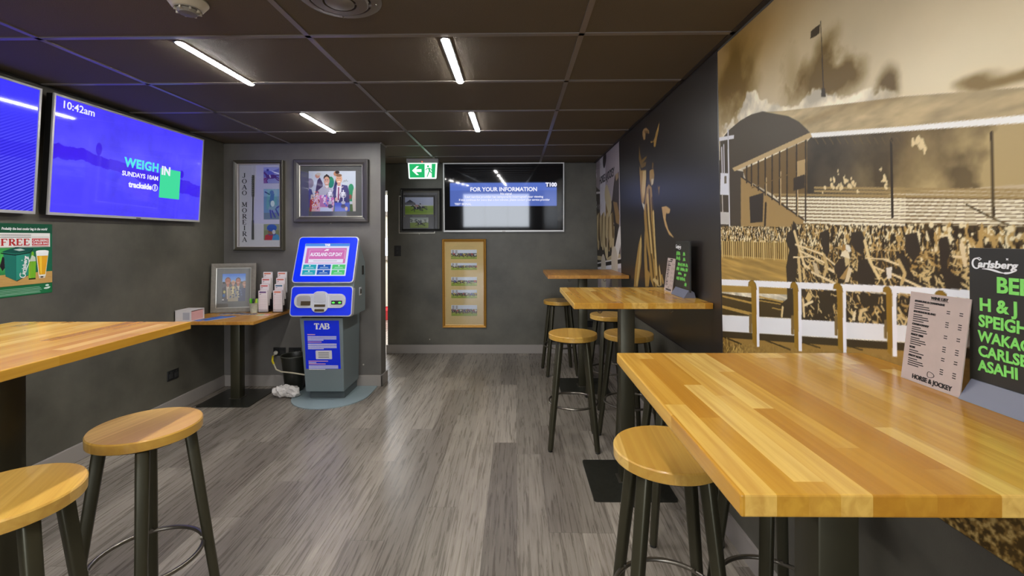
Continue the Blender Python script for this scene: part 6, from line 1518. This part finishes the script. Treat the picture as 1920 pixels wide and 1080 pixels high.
# shallow paper box
t = thing('paper_box', 'white card box with a pink open side at the left end of the low table', 'paper box', (-2.668, 3.715, TZ), 0)
PAPW = M_plain('white_card', (214, 206, 204), .6); PINK = M_plain('pink_paper', (214, 160, 152), .6)
m = MB(); m.box(-.066, .066, -.078, .078, 0, .004); m.box(-.066, .066, -.078, .078, .082, .086); m.box(-.066, -.062, -.078, .078, .004, .082); m.box(-.066, .066, .074, .078, .004, .082); m.box(-.066, .066, -.078, -.074, .004, .082)
m.build('tray', PAPW, t)
MB().box(-.058, .060, -.068, .070, .0045, .074).build('pink_slips', PINK, t)
MB().box(.0, .055, -.0795, -.078, .012, .070).build('front_label', M_plain('grey_label', (176, 172, 178), .6), t)
# flyers lying flat
def flyer(name, label, cx, cy, w, d, rz, z, paint, group=None):
    t = thing(name, label, 'flyer', (cx, cy, TZ+z), rz, group)
    C = unit(60, 60, (230, 230, 230)); paint(C)
    Cn = C.build('printed_sheet', PRINT, t, lambda u, v: ((u-.5)*w, (v-.5)*d, .0012+0*u), back=0)
    MB().box(-w/2, w/2, -d/2, d/2, 0, .001).build('sheet', PAPW, t)
    return t
def p_blue(C): C.rect(0, 1, 0, 1, (34, 76, 170)); C.rect(.35, .5, 0, 1, (150, 186, 230)); C.rect(.5, 1, 0, 1, (62, 116, 206)); C.rect(.0, .12, 0, 1, (20, 40, 110))
def p_dark(C):
    C.rect(0, 1, 0, 1, (110, 108, 124)); rg = np.random.default_rng(3)
    for _ in range(50): C.ell(rg.random(), rg.random(), .08, .06, rg.choice([[40, 50, 110], [180, 176, 170], [60, 60, 70], [206, 190, 110]]))
def p_gp(C): C.rect(0, 1, 0, 1, (190, 206, 160)); C.rect(.5, 1, .2, 1, (226, 150, 150)); C.rect(0, 1, 0, .12, (244, 240, 226)); C.ell(.3, .6, .2, .2, (140, 180, 120))
FG = 'blue betting flyers on the low table'
flyer('flyer', 'long blue flyer lying at the front of the low table, left one', -2.535, 3.765, .075, .24, R(-22), .0, p_blue, FG)
flyer('flyer', 'long blue flyer lying at the front of the low table, right one', -2.465, 3.775, .075, .24, R(-30), .0, p_blue, FG)
flyer('leaflet', 'dark patterned leaflet lying before the grey picture frame', -2.50, 4.005, .20, .085, R(12), .0, p_dark)
flyer('leaflet', 'dark blue leaflet lying beside the pen cup', -2.335, 3.985, .13, .080, R(4), .0, p_dark)
flyer('leaflet', 'green and pink leaflet in front of the card holders', -2.185, 3.945, .105, .085, R(8), .0, p_gp)
# pen cup
t = thing('pen_cup', 'small clear cup of highlighters between the picture frame and the card holders', 'pen cup', (-2.345, 4.075, TZ))
MB().lathe([(.030, 0), (.041, .085), (.044, .088), (.0395, .086), (.0285, .004)], 24, cap=False).lathe([(.0, .001), (.029, .001), (.029, .004), (.0, .004)], 24, cap=False).build('cup', M_plain('patterned_cup', (196, 196, 176), .4, var=.35, bscale=50), t, smooth=40)
for i, (a, c, nm) in enumerate(((200, (120, 222, 30), 'bright green'), (262, (40, 44, 40), 'black'), (310, (206, 236, 20), 'yellow'), (25, (150, 206, 120), 'pale green'), (120, (60, 180, 40), 'dark green'))):
    p = thing('pen', nm+' pen standing in the small cup on the low table', 'pen', (-2.345+.018*math.cos(R(a)), 4.075+.018*math.sin(R(a)), TZ+.006), 0, 'pens in the cup', rot=(R(8)*-math.sin(R(a))*-1, R(9)*math.cos(R(a)), 0))
    MB().lathe([(.005, 0), (.0075, .004), (.0075, .085)], 10).build('barrel', M_plain('pen_'+nm.replace(' ', '_'), c, .4), p, smooth=40)
    MB().lathe([(.0085, .080), (.0085, .116), (.007, .119)], 10).build('cap', M_plain('pen_cap_'+nm.replace(' ', '_'), tuple(int(x*.85) for x in c), .4), p, smooth=40)
# stepped acrylic holders with betting slips
ACR = M_glass('clear_acrylic', .96, .06)
SLIP = ((236, 224, 226), (240, 232, 228), (238, 228, 224), (236, 230, 232))
ordn = ('front', 'second', 'third', 'back')
for c, (x0, yb, side) in enumerate(((-2.262, 4.075, 'left'), (-2.135, 4.085, 'right'))):
    t = thing('card_holder', 'clear stepped card holder of betting slips, %s one beside the blue kiosk' % side, 'card holder', (x0, yb, TZ), 0, 'stepped card holders')
    m = MB(); m.box(-.045, .045, -.015, .135, 0, .004)
    for k in range(4): m.box(-.044, .044, .0085+.034*k, .0105+.034*k, .004, .05+.052*k)
    m.build('shell', ACR, t)
    m = MB()
    for k in range(4): m.box(-.044, .044, -.0125+.034*k, -.011+.034*k, .004+.05*k, .03+.05*k)
    m.build('lip', ACR, t)
    for k in range(4):
        col = ((96, 60, 120), (206, 100, 96), (206, 96, 90), (214, 120, 90), (222, 120, 90), (60, 110, 140), (216, 120, 100), (216, 120, 96))[c*4+k]
        s_ = thing('betting_slip_pad', '%s pad of betting slips in the %s card holder' % (ordn[k], side), 'betting slips', (x0-.004*k, yb-.007+.034*k, TZ+.006+.053*k), 0, 'pads of betting slips', rot=(0, 0, 0))
        MB().box(-.040, .040, 0, .014, 0, .190).build('slips', M_plain('slip_paper', SLIP[k], .6), s_)
        C = unit(40, 90, (234, 222, 222)); C.rect(.1, .85, .89, .95, col); C.rect(.12, .3, .82, .845, (90, 70, 80))
        for j in range(9): C.rect(.08, .92, .74-.08*j, .75-.08*j, (206, 186, 190)); C.rect(.10, .16, .765-.08*j, .785-.08*j, (206, 110, 110))
        C.build('printed_front', PRINT, s_, flat(-.040, .040, 0, .190, -.0008), back=0)

# ------------------------------------------------------------------ by the floor behind the side table
t = thing('waste_bucket', 'black plastic bucket between the side table and the blue kiosk', 'bucket', (-2.015, 4.135, 0))
MB().lathe([(.074, .002), (.108, .312), (.115, .312), (.115, .325), (.107, .325), (.103, .312), (.070, .010)], 36, cap=False).lathe([(.0, .002), (.074, .002), (.070, .010), (.0, .010)], 36, cap=False).build('pail', M_plain('black_plastic', (40, 40, 34), .38), t, smooth=40)
MB().tube([(.112*math.cos(R(a)), .112*math.sin(R(a)), .325) for a in range(0, 360, 12)], .004, 6, True).build('rim', M_plain('grey_rim', (84, 84, 74), .4), t, smooth=60)
rg = random.Random(5)
t = thing('crumpled_paper', 'crumpled white paper on the floor at the foot of the blue kiosk', 'crumpled paper', (-1.995, 3.955, .0085))
m = MB()
for k in range(9):
    q = bmesh.ops.create_icosphere(m.bm, subdivisions=2, radius=.034+.012*rg.random())['verts']
    cx_, cy_, cz_ = -.075+.019*k, rg.uniform(-.012, .012), .034+.016*rg.random()+.018*(k % 3 == 1)
    for v in q:
        f = .72+.55*rg.random(); v.co = Vector((v.co.x*f*1.1+cx_, v.co.y*f+cy_, max(.001, v.co.z*f+cz_)))
m.build('wad', M_plain('white_crumpled_paper', (222, 216, 210), .7), t)
for lb, x, z in (('black double power socket with a white plug, low behind the side table', -2.215, .285), ('black double power socket low on the wall, partly behind the kiosk', -2.07, .285)):
    s_ = on_wall('part', 'power_socket', lb, 'power socket', x, z)
    MB().box(-.058, .058, -.009, 0, 0, .076, .003).build('plate', BLK, s_)
    for x0 in (-.046, .008): MB().box(x0, x0+.038, -.012, -.009, .014, .05, .001).build('socket_face', M_plain('socket_face_black', (40, 40, 40), .3), s_)
    for x0 in (-.034, .020): MB().box(x0, x0+.015, -.0125, -.009, .055, .067, .001).build('rocker', BLK, s_)
pk = [(-2.236, 4.238, .315), (-2.255, 4.22, .29), (-2.222, 4.15, .264), (-2.181, 4.10, .249), (-2.126, 4.035, .22), (-2.063, 3.995, .213), (-1.965, 3.985, .207), (-1.839, 3.985, .188), (-1.80, 3.985, .18)]
pc = MB().tube(pk, .0065, 8).build('power_cord', M_plain('cream_cable', (206, 196, 170), .5), kiosk, smooth=60, world=True, label='cream power cord')
sub(MB().sphere((-2.236, DP-.032, .318), .020, scale=(1, .9, .95)), 'plug', M_plain('white_plug', (216, 210, 196), .45), pc)
sub(MB().tube(pk[1:4], .009, 8), 'yellow_sleeve', M_plain('yellow_sleeve', (226, 206, 30), .5), pc)

# ------------------------------------------------------------------ menu boards and wine lists on the bar tables
BOARD = M_plain('blackboard', (44, 44, 40), .45, var=.25, bscale=14); FOOT = M_plain('slate_blue_foot', (104, 106, 122), .45)
def menu_board(label, y0, xf, ztop, lines, small):
    """stands on a table and faces the room; local x runs towards the camera"""
    t = thing('menu_board', label, 'menu board', (xf, y0, 1.06), 0, 'chalk menu boards', rot=(0, 0, -PI/2))
    w, h = .214, .302
    m = MB(); a = [(-.004, .0005), (.060, .0005), (.052, .030), (.036, .040), (.022, .040)]
    L_ = [m.bm.verts.new((.006, y, z)) for y, z in a]; Q = [m.bm.verts.new((w-.006, y, z)) for y, z in a]
    m.bm.faces.new(L_); m.bm.faces.new(Q[::-1])
    for i in range(5): m.bm.faces.new((L_[i], Q[i], Q[(i+1) % 5], L_[(i+1) % 5]))
    m.build('foot', FOOT, t)
    MB().box(0, w, .025, .034, .030, h, .001).build('board', BOARD, t)
    m = MB(); script_logo(m, .006, h-.044, .082, .025); m.build('logo_lettering', CHALKW, t)
    g = MB()
    for body, x, z, s, rot, sx in lines: g.text(body, s, x, z, .0246, 'LEFT', bold=s*.032, rot=rot, sx=sx)
    for k, (x0, x1, z, hh) in enumerate(small or ()): scribble(g, x0, x1, z, hh, .0246, 20+k, .0019)
    g.build('chalk_lettering', CHALK, t)
    return t
menu_board('black chalk board headed BEER on the nearest right table', .936, .889, 1.35,
           [('BEER', .052, .231, .041, R(0), .92), ('H & J', .020, .190, .034, R(1), .95), ('SPEIGHTS', .019, .158, .032, R(0), .86), ('WAKACHANGI', .018, .128, .029, R(-1), .86), ('CARLSBERG', .018, .099, .029, R(0), .88), ('ASAHI', .018, .070, .029, R(2), .9)], None)
menu_board('black chalk board with small green lines on the middle table', 2.655, .895, 1.36,
           [], [(.018, .085, .232, .024), (.122, .155, .232, .024), (.018, .082, .204, .024), (.122, .155, .204, .024), (.042, .190, .172, .020), (.018, .195, .146, .022), (.045, .100, .120, .016), (.135, .170, .118, .020), (.018, .170, .092, .022), (.140, .172, .066, .022)])
PAPER = M_plain('kraft_menu_paper', (180, 164, 157), .6, var=.08, bscale=30)
def wine_list(label, y0, xf, lean=.12):
    t = thing('wine_list', label, 'wine list', (xf, y0, 1.06), 0, 'printed wine lists', rot=(-lean, 0, -PI/2))
    w, h = .140, .200
    MB().box(0, w, 0, .0022, 0.0006, h).build('card', PAPER, t)
    m = MB(); m.text('WINE LIST', .0085, w*.52, h*.955, -.0006, bold=.0003); m.box(w*.37, w*.67, -.0006, 0, h*.932, h*.935)
    z = h*.90
    for head, items in (('SPARKLING & CHAMPAGNE', 3), ('SAUVIGNON BLANC', 4), ('CHARDONNAY', 3), ('PINOT GRIS', 4), ('ROSE', 2), ('PINOT NOIR', 4)):
        m.text(head, .0058, w*.10, z, -.0006, 'LEFT', bold=.0003); z -= h*.034
        for k in range(items):
            m.box(w*.10, w*(.26+.10*((k*3) % 4)/3+.05*(k == 2)), -.0005, 0, z-.0012, z+.0008)
            if k or items < 3:
                m.box(w*.66, w*.71, -.0005, 0, z-.001, z+.0008); m.box(w*.86, w*.91, -.0005, 0, z-.001, z+.0008)
            z -= h*.0235
        z -= h*.014
    m.text('HORSE & JOCKEY', .0135, w*.54, h*.062, -.0006, bold=.0004, sx=.88)
    m.tube([(w*.50+.008*math.cos(a)*(1+.4*math.cos(a)), -.0006, h*.135+.006*math.sin(a)) for a in np.linspace(0, 5.9, 16)], .0005, 5, True)
    m.build('lettering', INK, t)
    MB().hexa([(w*.3, .0022, .150), (w*.7, .0022, .150), (w*.7, .0042, .150), (w*.3, .0042, .150), (w*.3, .0022, .155), (w*.7, .0022, .155), (w*.7, .0042, .155), (w*.3, .0042, .155)]).build('easel_tab', PAPER, t)
    return t
wine_list('beige wine list card leaning on the nearest table beside the beer board', 1.070, .888)
wine_list('beige wine list card leaning on the middle table beside its chalk board', 2.815, .905)

# ------------------------------------------------------------------ in the room beyond the doorway
t = thing('red_bin', 'red tub on the floor seen through the narrow doorway gap', 'tub', (-2.16, 7.85, .0))
MB().lathe([(.16, .002), (.20, .16), (.205, .16), (.205, .18), (.195, .18)], 28, cap=False).lathe([(0, .002), (.16, .002), (.155, .01), (0, .01)], 28, cap=False).build('tub', M_plain('red_plastic', (214, 60, 66), .45), t, smooth=40)
